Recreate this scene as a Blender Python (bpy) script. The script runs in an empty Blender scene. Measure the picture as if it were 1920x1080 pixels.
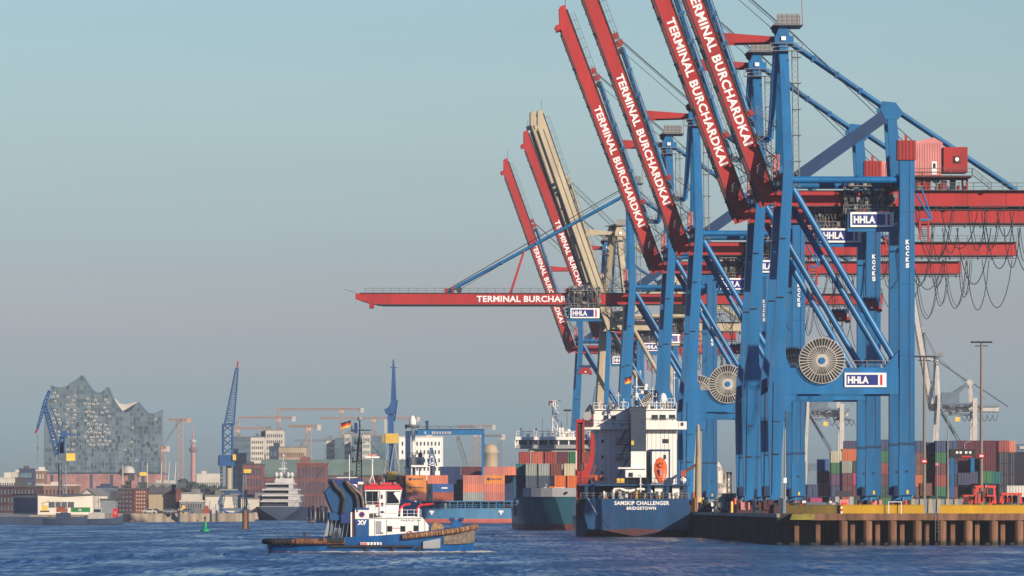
import bpy, math, random
from mathutils import Vector, Matrix
random.seed(7)
R = math.radians
sc = bpy.context.scene
COL = sc.collection
# ---------------------------------------------------------------- camera, sky, sun, exposure
F = 12250.0            # focal length in pixels of the 1920 px wide frame
HC = 6.36              # eye height above the water
YH = 940.0             # row of the horizon
HAZE = 0.00005
cam = bpy.data.objects.new('camera', bpy.data.cameras.new('camera'))
COL.objects.link(cam); sc.camera = cam
cam.location = (0, 0, HC); cam.rotation_euler = (R(90), 0, 0)
cam.data.sensor_width = 36; cam.data.lens = 36 * F / 1920
cam.data.shift_y = (YH - 540) / 1920
cam.data.clip_start = 1; cam.data.clip_end = 30000
SUN_EL, SUN_AZ = 20.5, 41.0     # sun stands behind the camera, to its right
w = bpy.data.worlds.new('World'); sc.world = w; w.use_nodes = True
nt = w.node_tree; nt.nodes.clear()
sky = nt.nodes.new('ShaderNodeTexSky'); sky.sky_type = 'NISHITA'; sky.sun_disc = False
sky.sun_elevation = R(SUN_EL); sky.sun_rotation = R(180 - SUN_AZ)
sky.altitude = 0; sky.air_density = 1.0; sky.dust_density = 0.6; sky.ozone_density = 2.0
tc = nt.nodes.new('ShaderNodeTexCoord'); sx = nt.nodes.new('ShaderNodeSeparateXYZ')
mr = nt.nodes.new('ShaderNodeMapRange'); mr.inputs['From Min'].default_value = 0; mr.inputs['From Max'].default_value = 0.30
cr = nt.nodes.new('ShaderNodeValToRGB')
SKY = [(0.0033, (0.49, 0.68, 1.05)), (0.0114, (0.55, 0.80, 1.28)), (0.0277, (0.713, 0.76, 1.088)), (0.044, (0.797, 0.902, 1.154)), (0.0603, (0.898, 1.021, 1.187)), (0.0757, (0.901, 1.035, 1.181)), (0.29, (0.38, 0.60, 1.08))]
for i_, (z_, c_) in enumerate(SKY):
    e_ = cr.color_ramp.elements[i_] if i_ < 2 else cr.color_ramp.elements.new(z_ / 0.30)
    e_.position = z_ / 0.30; e_.color = (*c_, 1)
mx = nt.nodes.new('ShaderNodeMixRGB'); mx.blend_type = 'MULTIPLY'; mx.inputs[0].default_value = 1
bg = nt.nodes.new('ShaderNodeBackground'); bg.inputs[1].default_value = 0.075
out = nt.nodes.new('ShaderNodeOutputWorld')
L = nt.links.new
L(tc.outputs['Generated'], sx.inputs[0]); L(sx.outputs['Z'], mr.inputs['Value']); L(mr.outputs[0], cr.inputs[0])
wmp = nt.nodes.new('ShaderNodeMapping'); wmp.inputs['Scale'].default_value = (7, 7, 60); wno = nt.nodes.new('ShaderNodeTexNoise'); wno.inputs['Scale'].default_value = 1.0; wno.inputs['Detail'].default_value = 4
wr = nt.nodes.new('ShaderNodeMapRange'); wr.inputs['From Min'].default_value = .3; wr.inputs['From Max'].default_value = .7; wr.inputs['To Min'].default_value = .965; wr.inputs['To Max'].default_value = 1.035
wv = nt.nodes.new('ShaderNodeVectorMath'); wv.operation = 'SCALE'
L(tc.outputs['Generated'], wmp.inputs[0]); L(wmp.outputs[0], wno.inputs['Vector']); L(wno.outputs['Fac'], wr.inputs['Value'])
L(sky.outputs[0], mx.inputs[1]); L(cr.outputs[0], mx.inputs[2]); L(mx.outputs[0], wv.inputs[0]); L(wr.outputs[0], wv.inputs['Scale']); L(wv.outputs[0], bg.inputs[0]); L(bg.outputs[0], out.inputs[0])
sd = bpy.data.lights.new('sun', 'SUN'); sd.energy = 5.0; sd.angle = R(0.6); sd.color = (1.0, 0.84, 0.66)
so = bpy.data.objects.new('sun', sd); COL.objects.link(so)
so.rotation_euler = Vector((math.sin(R(SUN_AZ)) * math.cos(R(SUN_EL)), -math.cos(R(SUN_AZ)) * math.cos(R(SUN_EL)), math.sin(R(SUN_EL)))).to_track_quat('Z', 'Y').to_euler()
sc.view_settings.view_transform = 'Standard'; sc.view_settings.look = 'None'
sc.view_settings.gamma = 1.0; sc.view_settings.exposure = 0.2
sc.cycles.max_bounces = 6; sc.cycles.volume_bounces = 0
sc.cycles.caustics_reflective = False; sc.cycles.caustics_refractive = False

# ---------------------------------------------------------------- helpers
def X(px, D): return (px - 960) * D / F
def Z(py, D): return HC + (YH - py) * D / F
def S(D): return F / D          # photo pixels per metre

def mat(name, rgb, rough=0.55, metal=0.0, var=0.12, scale=0.35, streak=0.0, spec=0.5, tide=0):
    m = bpy.data.materials.new(name); m.use_nodes = True
    n = m.node_tree.nodes; b = n['Principled BSDF']; l = m.node_tree.links.new
    b.inputs['Roughness'].default_value = rough; b.inputs['Metallic'].default_value = metal
    b.inputs['Specular IOR Level'].default_value = spec
    if var <= 0:
        b.inputs['Base Color'].default_value = (*rgb, 1); return m
    t = n.new('ShaderNodeTexCoord'); mp = n.new('ShaderNodeMapping'); mp.inputs['Scale'].default_value = (1, 1, 0.12 if streak else 1)
    no = n.new('ShaderNodeTexNoise'); no.inputs['Scale'].default_value = scale; no.inputs['Detail'].default_value = 6
    no.inputs['Roughness'].default_value = 0.65
    r = n.new('ShaderNodeValToRGB')
    r.color_ramp.elements[0].position = 0.32; r.color_ramp.elements[1].position = 0.68
    r.color_ramp.elements[0].color = tuple(max(0, c * (1 - var * 1.6)) for c in rgb) + (1,)
    r.color_ramp.elements[1].color = tuple(min(1, c * (1 + var) + var * 0.012) for c in rgb) + (1,)
    l(t.outputs['Object'], mp.inputs[0]); l(mp.outputs[0], no.inputs['Vector']); l(no.outputs['Fac'], r.inputs[0])
    last = r.outputs[0]
    if streak:
        no2 = n.new('ShaderNodeTexNoise'); no2.inputs['Scale'].default_value = 1.6; no2.inputs['Detail'].default_value = 4
        mp2 = n.new('ShaderNodeMapping'); mp2.inputs['Scale'].default_value = (1.5, 1.5, 0.10)
        r2 = n.new('ShaderNodeValToRGB'); r2.color_ramp.elements[0].position = 0.55; r2.color_ramp.elements[1].position = 0.75
        r2.color_ramp.elements[0].color = (0, 0, 0, 1); r2.color_ramp.elements[1].color = (streak, streak, streak, 1)
        mi = n.new('ShaderNodeMixRGB'); mi.inputs[2].default_value = (0.16, 0.09, 0.055, 1)
        l(t.outputs['Object'], mp2.inputs[0]); l(mp2.outputs[0], no2.inputs['Vector']); l(no2.outputs['Fac'], r2.inputs[0])
        l(r2.outputs[0], mi.inputs[0]); l(last, mi.inputs[1]); last = mi.outputs[0]
    if tide:
        sp_ = n.new('ShaderNodeSeparateXYZ'); ad = n.new('ShaderNodeMath'); ad.operation = 'MULTIPLY_ADD'; ad.inputs[1].default_value = 1.6
        l(t.outputs['Object'], sp_.inputs[0]); l(no.outputs['Fac'], ad.inputs[0]); l(sp_.outputs['Z'], ad.inputs[2])
        mr_ = n.new('ShaderNodeMapRange'); mr_.inputs['From Min'].default_value = tide + .55; mr_.inputs['From Max'].default_value = tide + 1.15; mr_.inputs['To Min'].default_value = .88; mr_.inputs['To Max'].default_value = 0
        mi2 = n.new('ShaderNodeMixRGB'); mi2.inputs[2].default_value = (.022, .026, .016, 1); l(ad.outputs[0], mr_.inputs['Value']); l(mr_.outputs[0], mi2.inputs[0]); l(last, mi2.inputs[1]); last = mi2.outputs[0]
    oi = n.new('ShaderNodeObjectInfo'); hs = n.new('ShaderNodeHueSaturation'); mv = n.new('ShaderNodeMapRange'); mv.inputs['To Min'].default_value = 1 - var * .6; mv.inputs['To Max'].default_value = 1 + var * .5
    l(oi.outputs['Random'], mv.inputs['Value']); l(mv.outputs[0], hs.inputs['Value']); l(last, hs.inputs['Color']); last = hs.outputs[0]
    l(last, b.inputs['Base Color'])
    return m
M = {}
def mm(k, *a, **kw):
    if k not in M: M[k] = mat(k, *a, **kw)
    return M[k]
mm('crane_blue', (0.000, 0.136, 0.345), 0.42, var=0.20, scale=0.22, streak=0.32)
mm('crane_blue_dark', (0.001, 0.034, 0.115), 0.5)
mm('crane_red', (0.40, 0.014, 0.013), 0.5, var=0.16, scale=0.2, streak=0.25)
mm('crane_pink', (0.62, 0.24, 0.22), 0.5)
mm('cream', (0.40, 0.34, 0.225), 0.65, streak=0.35)
mm('steel', (0.16, 0.17, 0.17), 0.6)
mm('steel_dark', (0.035, 0.038, 0.045), 0.6)
mm('galv', (0.28, 0.28, 0.27), 0.5)
mm('white', (0.86, 0.84, 0.79), 0.5, var=0.07, streak=0.12)
mm('white_clean', (0.88, 0.87, 0.85), 0.45, var=0.03)
mm('navy', (0.012, 0.035, 0.16), 0.45)
mm('black', (0.012, 0.012, 0.014), 0.6)
mm('rubber', (0.02, 0.019, 0.018), 0.8)
mm('maroon', (0.07, 0.022, 0.03), 0.7)
mm('yellow', (0.56, 0.31, 0.001), 0.6, var=0.10, streak=0.1)
mm('yellow_cab', (0.80, 0.52, 0.08), 0.5)
mm('orange', (0.62, 0.13, 0.03), 0.5)
mm('red_bright', (0.60, 0.02, 0.03), 0.45)
mm('rust', (0.19, 0.092, 0.05), 0.85, var=0.4, scale=0.8, streak=0.55)
mm('pile_rust', (0.19, 0.092, 0.05), 0.85, var=0.4, scale=0.9, streak=0.6, tide=.75)
mm('concrete', (0.33, 0.31, 0.27), 0.9, var=0.2)
mm('asphalt', (0.07, 0.07, 0.072), 0.9)
mm('glass_dark', (0.015, 0.022, 0.03), 0.12, var=0)
mm('window_dark', (0.03, 0.04, 0.055), 0.25, var=0)
mm('tug_blue', (0.006, 0.090, 0.28), 0.4, var=0.16, scale=.8, streak=0.15)
mm('funnel_blue', (0.008, 0.07, 0.19), 0.4, var=0.16, scale=.8, streak=0.15)
mm('green', (0.015, 0.22, 0.06), 0.5)
mm('mortar_dark', (0.03, 0.035, 0.04), 0.8)
mm('gold', (0.72, 0.42, 0.02), 0.5, var=0)

class MB:
    def __init__(s): s.v = []; s.f = []; s.m = []; s.s = []; s.mats = []
    def mi(s, m):
        m = M[m] if isinstance(m, str) else m
        if m not in s.mats: s.mats.append(m)
        return s.mats.index(m)
    def add(s, vs, fs, m, smooth=False):
        o = len(s.v); s.v += [tuple(v) for v in vs]; k = s.mi(m)
        for f in fs: s.f.append(tuple(i + o for i in f)); s.m.append(k); s.s.append(smooth)
    def box(s, x0, x1, y0, y1, z0, z1, m):
        v = [(x, y, z) for x in (x0, x1) for y in (y0, y1) for z in (z0, z1)]
        s.add(v, [(0, 1, 3, 2), (4, 6, 7, 5), (0, 4, 5, 1), (2, 3, 7, 6), (0, 2, 6, 4), (1, 5, 7, 3)], m)
    def rings(s, rs, m, cap=True, smooth=False, closed=True):
        n = len(rs[0]); v = [p for r in rs for p in r]; f = []
        for a in range(len(rs) - 1):
            for i in range(n if closed else n - 1):
                j = (i + 1) % n; f.append((a * n + i, a * n + j, (a + 1) * n + j, (a + 1) * n + i))
        s.add(v, f, m, smooth)
        if cap: s.add(rs[0], [tuple(range(n))[::-1]], m); s.add(rs[-1], [tuple(range(n))], m)
    def beam(s, p, q, w, h, m, w2=None, h2=None):
        p, q = Vector(p), Vector(q); d = (q - p).normalized()
        up = Vector((0, 0, 1)) if abs(d.z) < 0.95 else Vector((0, 1, 0))
        a = d.cross(up).normalized(); b = a.cross(d).normalized()
        if w2 is None: w2 = w
        if h2 is None: h2 = h
        rs = []
        for c, ww, hh in ((p, w, h), (q, w2, h2)):
            rs.append([c + a * (ww / 2 * i) + b * (hh / 2 * j) for i, j in ((-1, -1), (1, -1), (1, 1), (-1, 1))])
        s.rings(rs, m)
    def tube(s, p, q, r, m, n=6, r2=None):
        p, q = Vector(p), Vector(q); d = (q - p)
        if d.length < 1e-6: return
        d.normalize(); up = Vector((0, 0, 1)) if abs(d.z) < 0.9 else Vector((1, 0, 0))
        a = d.cross(up).normalized(); b = a.cross(d)
        rs = [[c + (a * math.cos(t * 2 * math.pi / n) + b * math.sin(t * 2 * math.pi / n)) * rr for t in range(n)] for c, rr in ((p, r), (q, r if r2 is None else r2))]
        s.rings(rs, m, smooth=n > 6)
    def path(s, pts, r, m, n=5):
        for a, b in zip(pts, pts[1:]): s.tube(a, b, r, m, n)
    def lathe(s, prof, m, c=(0, 0, 0), n=14, axis='z', smooth=True):
        rs = []
        for r, h in prof:
            ring = []
            for t in range(n):
                a, b = r * math.cos(2 * math.pi * t / n), r * math.sin(2 * math.pi * t / n)
                p = (a, b, h) if axis == 'z' else ((a, h, b) if axis == 'y' else (h, a, b))
                ring.append((p[0] + c[0], p[1] + c[1], p[2] + c[2]))
            rs.append(ring)
        s.rings(rs, m, smooth=smooth)
    def prism(s, pts, y0, y1, m):       # outline in x,z extruded along y
        n = len(pts); v = [(x, y0, z) for x, z in pts] + [(x, y1, z) for x, z in pts]
        s.add(v, [tuple(range(n)), tuple(range(2 * n - 1, n - 1, -1))] + [(i, i + n, (i + 1) % n + n, (i + 1) % n) for i in range(n)], m)
    def lattice(s, p, q, w, w2, n, r, m, rb=None):
        p, q = Vector(p), Vector(q); d = (q - p).normalized(); rb = rb or r * 0.6
        up = Vector((0, 1, 0)) if abs(d.y) < 0.9 else Vector((0, 0, 1))
        a = d.cross(up).normalized(); b = a.cross(d).normalized()
        def c(k, i, j):
            t = k / n; ww = (w * (1 - t) + w2 * t) / 2
            return p.lerp(q, t) + a * ww * i + b * ww * j
        cs = [(-1, -1), (1, -1), (1, 1), (-1, 1)]
        for i, j in cs: s.tube(c(0, i, j), c(n, i, j), r, m, 4)
        for k in range(n):
            for e in range(4):
                A, B = cs[e], cs[(e + 1) % 4]
                if k % 2: A, B = B, A
                s.tube(c(k, *A), c(k + 1, *B), rb, m, 3)
    def rail(s, p, q, m='steel', h=1.1, step=2.5, r=0.05):
        p, q = Vector(p), Vector(q); n = max(1, int((q - p).length / step)); u = Vector((0, 0, h))
        s.tube(p + u, q + u, r, m, 4); s.tube(p + u * 0.5, q + u * 0.5, r * 0.7, m, 4)
        for i in range(n + 1): a = p.lerp(q, i / n); s.tube(a, a + u, r, m, 4)
    def hull(s, st, m, mb, axis='x', boot=0.5, drop=1.0, deck='steel', inner=0.25):
        # st: (pos, half breadth at water, half breadth at top, z top)
        def P(a, b, z): return (a, b, z) if axis == 'x' else (b, a, z)
        for sg in (1, -1):
            A = [[P(a, sg * bw * 0.9, -1.5), P(a, sg * bw, 0.0), P(a, sg * (bw + (bt - bw) * min(1, boot / zt)), boot)] for a, bw, bt, zt in st]
            B = [[P(a, sg * (bw + (bt - bw) * min(1, boot / zt)), boot), P(a, sg * (bw + (bt - bw) * 0.6), zt * 0.55 + boot * 0.3), P(a, sg * bt, zt)] for a, bw, bt, zt in st]
            C = [[P(a, sg * bt, zt), P(a, sg * max(0.02, bt - inner), zt), P(a, sg * max(0.02, bt - inner), zt - drop)] for a, bw, bt, zt in st]
            s.rings(A, mb, cap=False, closed=False, smooth=True); s.rings(B, m, cap=False, closed=False, smooth=True)
            s.rings(C, m, cap=False, closed=False)
        D = [[P(a, max(0.02, bt - inner), zt - drop), P(a, -max(0.02, bt - inner), zt - drop)] for a, bw, bt, zt in st]
        s.rings(D, deck, cap=False, closed=False)
        for e, k in ((st[0], 0), (st[-1], 1)):
            a, bw, bt, zt = e; kb = bw + (bt - bw) * min(1, boot / zt)
            s.add([P(a, -bw * .9, -1.5), P(a, bw * .9, -1.5), P(a, bw, 0), P(a, kb, boot), P(a, -kb, boot), P(a, -bw, 0)], [(0, 1, 2, 3, 4, 5)], mb)
            mid = bw + (bt - bw) * .6
            s.add([P(a, -kb, boot), P(a, kb, boot), P(a, mid, zt * .55 + boot * .3), P(a, bt, zt), P(a, -bt, zt), P(a, -mid, zt * .55 + boot * .3)], [(0, 1, 2, 3, 4, 5)], m)
    def build(s, name, parent=None, label=None):
        me = bpy.data.meshes.new(name); me.from_pydata(s.v, [], s.f)
        for m in s.mats: me.materials.append(m)
        me.polygons.foreach_set('material_index', s.m); me.polygons.foreach_set('use_smooth', s.s)
        me.update(); o = bpy.data.objects.new(name, me); COL.objects.link(o)
        if parent: o.parent = parent
        if label: o['label'] = label
        return o

def tag(o, label, cat, group=None, kind=None):
    if label: o['label'] = label
    if cat: o['category'] = cat
    if group: o['group'] = group
    if kind: o['kind'] = kind
    return o
def thing(name, label, cat, loc, rz=0, group=None):
    o = bpy.data.objects.new(name, None); COL.objects.link(o); o.empty_display_size = 0.5
    o.location = loc; o.rotation_euler = (0, 0, R(rz)); return tag(o, label, cat, group)
def one(mb, name, label, cat, loc=(0, 0, 0), rz=0, group=None):
    o = mb.build(name); o.location = loc; o.rotation_euler = (0, 0, R(rz)); return tag(o, label, cat, group)
def copy_tree(o, parent=None):
    c = o.copy(); COL.objects.link(c); c.parent = parent
    for ch in list(o.children): copy_tree(ch, c)
    return c
def inst(src, parent, loc):            # another copy of a part, sharing its mesh
    c = src.copy(); COL.objects.link(c); c.parent = parent; c.location = loc; return c
_txt = {}
def text(s, w, h, m, parent, origin, xd=(1, 0, 0), yd=(0, 0, 1), name='lettering', bold=0.02, space=1.0):
    k = (s, bold, space)
    if k not in _txt:
        cu = bpy.data.curves.new('t', 'FONT'); cu.body = s; cu.offset = bold; cu.space_character = space; cu.resolution_u = 3
        ob = bpy.data.objects.new('t', cu); me = bpy.data.meshes.new_from_object(ob)
        vs = [v.co.copy() for v in me.vertices]; fs = [tuple(p.vertices) for p in me.polygons]
        bpy.data.objects.remove(ob); bpy.data.meshes.remove(me)
        x0 = min(v.x for v in vs); x1 = max(v.x for v in vs); y0 = min(v.y for v in vs); y1 = max(v.y for v in vs)
        _txt[k] = ([((v.x - x0) / (x1 - x0), (v.y - y0) / (y1 - y0)) for v in vs], fs)
    vs, fs = _txt[k]; o = Vector(origin); xd = Vector(xd); yd = Vector(yd)
    b = MB(); b.add([o + xd * (a * w) + yd * (c * h) for a, c in vs], fs, m)
    return b.build(name, parent)
# ---------------------------------------------------------------- water, land, quay
ZD = 4.58                                   # quay deck level above the water
def Xe(D): return 38.0 - 0.0295 * (D - 1000) if D > 1000 else 38.0 + 0.0295 * (1000 - D)
QYAW = math.degrees(math.atan(0.028))
wm = bpy.data.materials.new('water'); wm.use_nodes = True
n = wm.node_tree.nodes; l = wm.node_tree.links.new; b = n['Principled BSDF']
b.inputs['Base Color'].default_value = (0.010, 0.054, 0.120, 1); b.inputs['Roughness'].default_value = 0.16; b.inputs['IOR'].default_value = 1.33
t = n.new('ShaderNodeTexCoord')
def wnoise(sx_, sy_, scale, det):
    mp = n.new('ShaderNodeMapping'); mp.inputs['Scale'].default_value = (sx_, sy_, 1); no = n.new('ShaderNodeTexNoise')
    no.inputs['Scale'].default_value = scale; no.inputs['Detail'].default_value = det; no.inputs['Roughness'].default_value = 0.62
    l(t.outputs['Object'], mp.inputs[0]); l(mp.outputs[0], no.inputs['Vector']); return no.outputs['Fac']
def mth(op, a_, b_):
    k = n.new('ShaderNodeMath'); k.operation = op
    for i, q in enumerate((a_, b_)):
        if isinstance(q, (int, float)): k.inputs[i].default_value = q
        else: l(q, k.inputs[i])
    return k.outputs[0]
# wave slopes: short crested chop on longer groups, given straight as a surface normal
ny = mth('ADD', mth('ADD', mth('MULTIPLY', mth('SUBTRACT', wnoise(1.25, 0.055, 1.0, 4), .5), 0.60), mth('MULTIPLY', mth('SUBTRACT', wnoise(0.15, 0.014, 1.0, 3), .5), .42)), -0.095)
nx = mth('MULTIPLY', mth('SUBTRACT', wnoise(0.9, 0.11, 1.0, 3), .5), .35)
cx_ = n.new('ShaderNodeCombineXYZ'); l(nx, cx_.inputs[0]); l(ny, cx_.inputs[1]); cx_.inputs[2].default_value = 1
vn = n.new('ShaderNodeVectorMath'); vn.operation = 'NORMALIZE'; l(cx_.outputs[0], vn.inputs[0]); l(vn.outputs[0], b.inputs['Normal'])
rr_ = n.new('ShaderNodeMapRange'); rr_.inputs['From Min'].default_value = .35; rr_.inputs['From Max'].default_value = .65; rr_.inputs['To Min'].default_value = .12; rr_.inputs['To Max'].default_value = .34
l(wnoise(0.05, 0.012, 1.0, 4), rr_.inputs['Value']); l(rr_.outputs[0], b.inputs['Roughness'])
M['water'] = wm
g = MB(); g.add([(-9000, -300, 0), (9000, -300, 0), (9000, 9500, 0), (-9000, 9500, 0)], [(0, 1, 2, 3)], 'water')
tag(g.build('water'), None, None, kind='structure')
def ridge(name, pts, hgt, wdt, label):
    g = MB(); rs = []
    for i, (px, D, f_) in enumerate(pts):
        x = X(px, D); rs.append([(x, D - wdt * 1.2, -.02), (x, D - wdt * .5, hgt * f_ * .45), (x, D - wdt * .08, hgt * f_), (x, D + wdt * .3, hgt * f_ * .8), (x, D + wdt * 1.5, -.02)])
    g.rings(rs, 'water', cap=False, closed=False, smooth=True); tag(g.build(name), label, None, kind='stuff')
rw = random.Random(3)
def dline(x0, y0, x1, y1, k=60):
    return [(x0 + (x1 - x0) * i / k, HC * F / (y0 + (y1 - y0) * i / k - YH + math.sin(i * .31) * .5), .62 + .3 * math.sin(i * .47) + .08 * math.sin(i * 1.9)) for i in range(k + 1)]
ridge('wake_wave', dline(-40, 1058, 505, 1037, 110), .55, 5.0, 'dark low wake wave trailing left from the tug stern')
ridge('wake_wave', dline(120, 1049, 420, 1041, 60), .3, 4.5, 'second faint wake wave left of the tug')
def slab(name, pts, z0, z1, m, mtop=None):
    g = MB(); k = len(pts); v = [(x, y, z0) for x, y in pts] + [(x, y, z1) for x, y in pts]
    g.add(v, [(i, (i + 1) % k, (i + 1) % k + k, i + k) for i in range(k)] + [tuple(range(k))[::-1]], m)
    g.add([(x, y, z1) for x, y in pts], [tuple(range(k))], mtop or m)
    return tag(g.build(name), None, None, kind='structure')
mm('shore_wall', (0.30, 0.25, 0.19), 0.9, var=0.3, scale=0.3, streak=0.5)
mm('quay_wall', (0.020, 0.026, 0.024), 0.8, var=0.5, scale=0.5, streak=0.3)
slab('far_shore', [(X(-900, 1800), 1800), (X(150, 1815), 1815), (X(232, 1990), 1990), (X(478, 2060), 2060), (X(470, 2330), 2330), (X(760, 2360), 2360), (X(1000, 2420), 2420), (1500, 2500), (3000, 9000), (-3000, 9000)], -2, 2.6, 'shore_wall', 'concrete')
slab('terminal_ground', [(Xe(957), 957), (500, 957), (500, 2415), (Xe(2300) + 1, 2415)], -3, ZD - 0.02, 'quay_wall', 'asphalt')

# sheet piled quay wall beside the ship berth, with ribs
q = thing('quay_wall', 'dark sheet piled quay wall running along the ship berth', 'quay wall', (Xe(957), 957, 0))
g = MB(); h_ = MB()
for k in range(150):
    y = 957 + k * 3.2; x = Xe(y)
    g.box(x - Xe(957) - 0.45, x - Xe(957) - 0.02, k * 3.2, k * 3.2 + 1.5, -2, ZD - 0.6, 'quay_wall')
for k in range(24):
    y0, y1 = 957 + k * 20, 957 + k * 20 + 20
    h_.beam((Xe(y0) - Xe(957) - 0.2, k * 20, ZD - 0.3), (Xe(y1) - Xe(957) - 0.2, k * 20 + 20, ZD - 0.3), 0.6, 0.55, 'concrete')
g.build('sheet_piles', q); h_.build('coping', q)
# open piled jetty front at the right
D0 = 950.0; zt = Z(963, D0); zb = Z(975.5, D0)
q = thing('piled_jetty', 'rusty piled jetty front under the yellow barrier beams', 'jetty', (X(1486, D0), D0, 0))
ox = X(1486, D0)
g = MB(); g.box(X(1505, D0) - ox, 120, 0.3, 1.6, zb, zt, 'rust'); g.box(X(1486, D0) - ox, 120, 1.5, 6.9, zt - 0.5, zt + 0.01, 'concrete')
g.build('capping_beam', q)
pile = MB(); pile.rings([[(a * 0.62, b_ * 0.5, z) for a, b_ in ((-1, -.4), (-.4, -1), (.4, -1), (1, -.4), (1, .6), (-1, .6))] for z in (-2, zb - 0.01)], 'pile_rust')
first = None
for px in (1581.7, 1627.7, 1674, 1720.7, 1767, 1816, 1864, 1911.7, 1958, 2005):
    if first is None: first = pile.build('pile', q); first.location = (X(px, D0) - ox, 0.9, 0)
    else: inst(first, q, (X(px, D0) - ox, 0.9, 0))
pile = MB(); pile.box(-0.33, 0.33, -0.3, 0.3, -2, zb - 0.01, 'pile_rust'); first = None
for px in (1495, 1535, 1600, 1647, 1693, 1740, 1788, 1834, 1882, 1930):
    if first is None: first = pile.build('slender_pile', q); first.location = (X(px, D0) - ox, 1.9, 0)
    else: inst(first, q, (X(px, D0) - ox, 1.9, 0))
mm('olive', (0.30, 0.26, 0.04), 0.7, var=0.3)
mm('yellow_shaded', (0.17, 0.115, 0.015), 0.8, var=0.3, streak=.3)  # darker copy of yellow, shade on the left beams painted in
g = MB(); g.prism([(X(1486, D0) - ox, zt - .05), (X(1529, D0) - ox, zt - .05), (X(1524, D0) - ox, zt - 0.9), (X(1481, D0) - ox, zt - 0.9)], -0.2, 0.2, 'olive'); g.build('ledge', q)
def barrier(x0, x1, m, label):
    g = MB(); z1 = Z(947.3, 951) ; W = X(x1, 951) - X(x0, 951)
    g.box(0, W, 0, 0.45, zt + 0.02, z1, m)
    k = int(W / 2.9)
    for i in range(k + 1): g.box(W * i / max(k, 1) - 0.04, W * i / max(k, 1) + 0.04, -0.03, 0.0, zt + 0.05, z1 - 0.03, m)
    g.box(0, W, -0.06, 0.5, z1, z1 + 0.07, m)
    one(g, 'flood_barrier', label, 'barrier', (X(x0, 951), 951, 0), 0, 'barrier beams along the jetty')
barrier(1474, 1497, 'yellow_shaded', 'barrier beam end in painted shade at the quay corner')
barrier(1498, 1576, 'yellow_shaded', 'yellow barrier beam darkened by painted shade, left of the red and white post')
barrier(1580, 1733, 'yellow', 'bright yellow barrier beam between the striped post and the gap')
barrier(1763, 2010, 'yellow', 'bright yellow barrier beam right of the gap, running out of frame')
g = MB()
for i in range(4): g.box(-.12, .12, -.1, .1, i * .35, i * .35 + .34, 'red_bright' if i % 2 else 'white_clean')
one(g, 'marker_post', 'red and white striped post between two yellow barrier beams', 'post', (X(1578, 950.5), 950.5, zt))
g = MB()
for sx_ in (-1, 1): g.tube((sx_ * .92, 0, -1.0), (sx_ * .92, 0, 1.5), .06, 'white_clean')
g.tube((-.97, 0, 1.5), (.97, 0, 1.5), .06, 'white_clean')
for i in range(7): g.tube((-.92, 0, -1 + i * .3), (-.72, 0, -1 + i * .3), .03, 'white_clean')
one(g, 'ladder_hoop', 'white tubular ladder hoop standing over the yellow barrier', 'ladder', (X(1678, 950.4), 950.4, zt + .2))
g = MB()
for i in range(6): g.tube((-.25, 0, -2.6 + i * .5), (.25, 0, -2.6 + i * .5), .03, 'steel')
for sx_ in (-.25, .25): g.tube((sx_, 0, -4), (sx_, 0, .9), .035, 'steel')
one(g, 'quay_ladder', 'dark steel ladder in the gap of the yellow barrier', 'ladder', (X(1757, 950.1), 950.1, zt))

# ---------------------------------------------------------------- ship to shore cranes
PAL = dict(blue=dict(leg='crane_blue', beam='crane_blue', boom='crane_red', house='crane_red', house2='crane_pink', dark='crane_blue_dark'))
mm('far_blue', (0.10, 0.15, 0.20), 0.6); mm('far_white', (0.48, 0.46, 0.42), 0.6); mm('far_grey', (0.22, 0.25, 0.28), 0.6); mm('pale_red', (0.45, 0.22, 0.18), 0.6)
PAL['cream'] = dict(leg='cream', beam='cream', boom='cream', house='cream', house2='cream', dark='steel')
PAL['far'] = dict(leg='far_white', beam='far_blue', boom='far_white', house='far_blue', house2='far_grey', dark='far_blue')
mm('reel', (0.55, 0.52, 0.46), 0.45, var=0.15)

def sign(name, parent, x0, x1, z0, z1, y, lit=True):
    g = MB(); g.box(x0, x1, y, y + .14, z0, z1, 'white_clean'); w_ = x1 - x0; h = z1 - z0
    g.box(x0 + .045 * w_, x0 + .80 * w_, y - .03, y - .001, z0 + .14 * h, z1 - .14 * h, 'sign_navy')
    g.box(x0 + .85 * w_, x0 + .905 * w_, y - .03, y - .001, z0 + .14 * h, z1 - .14 * h, 'red_bright')
    o = g.build(name, parent)
    text('HHLA', w_ * .50, h * .50, 'white_clean', o, (x0 + .075 * w_, y - .06, z0 + .25 * h), bold=0.045)
    return o
mm('sign_navy', (0.012, 0.028, 0.20), 0.4, var=0)

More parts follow.
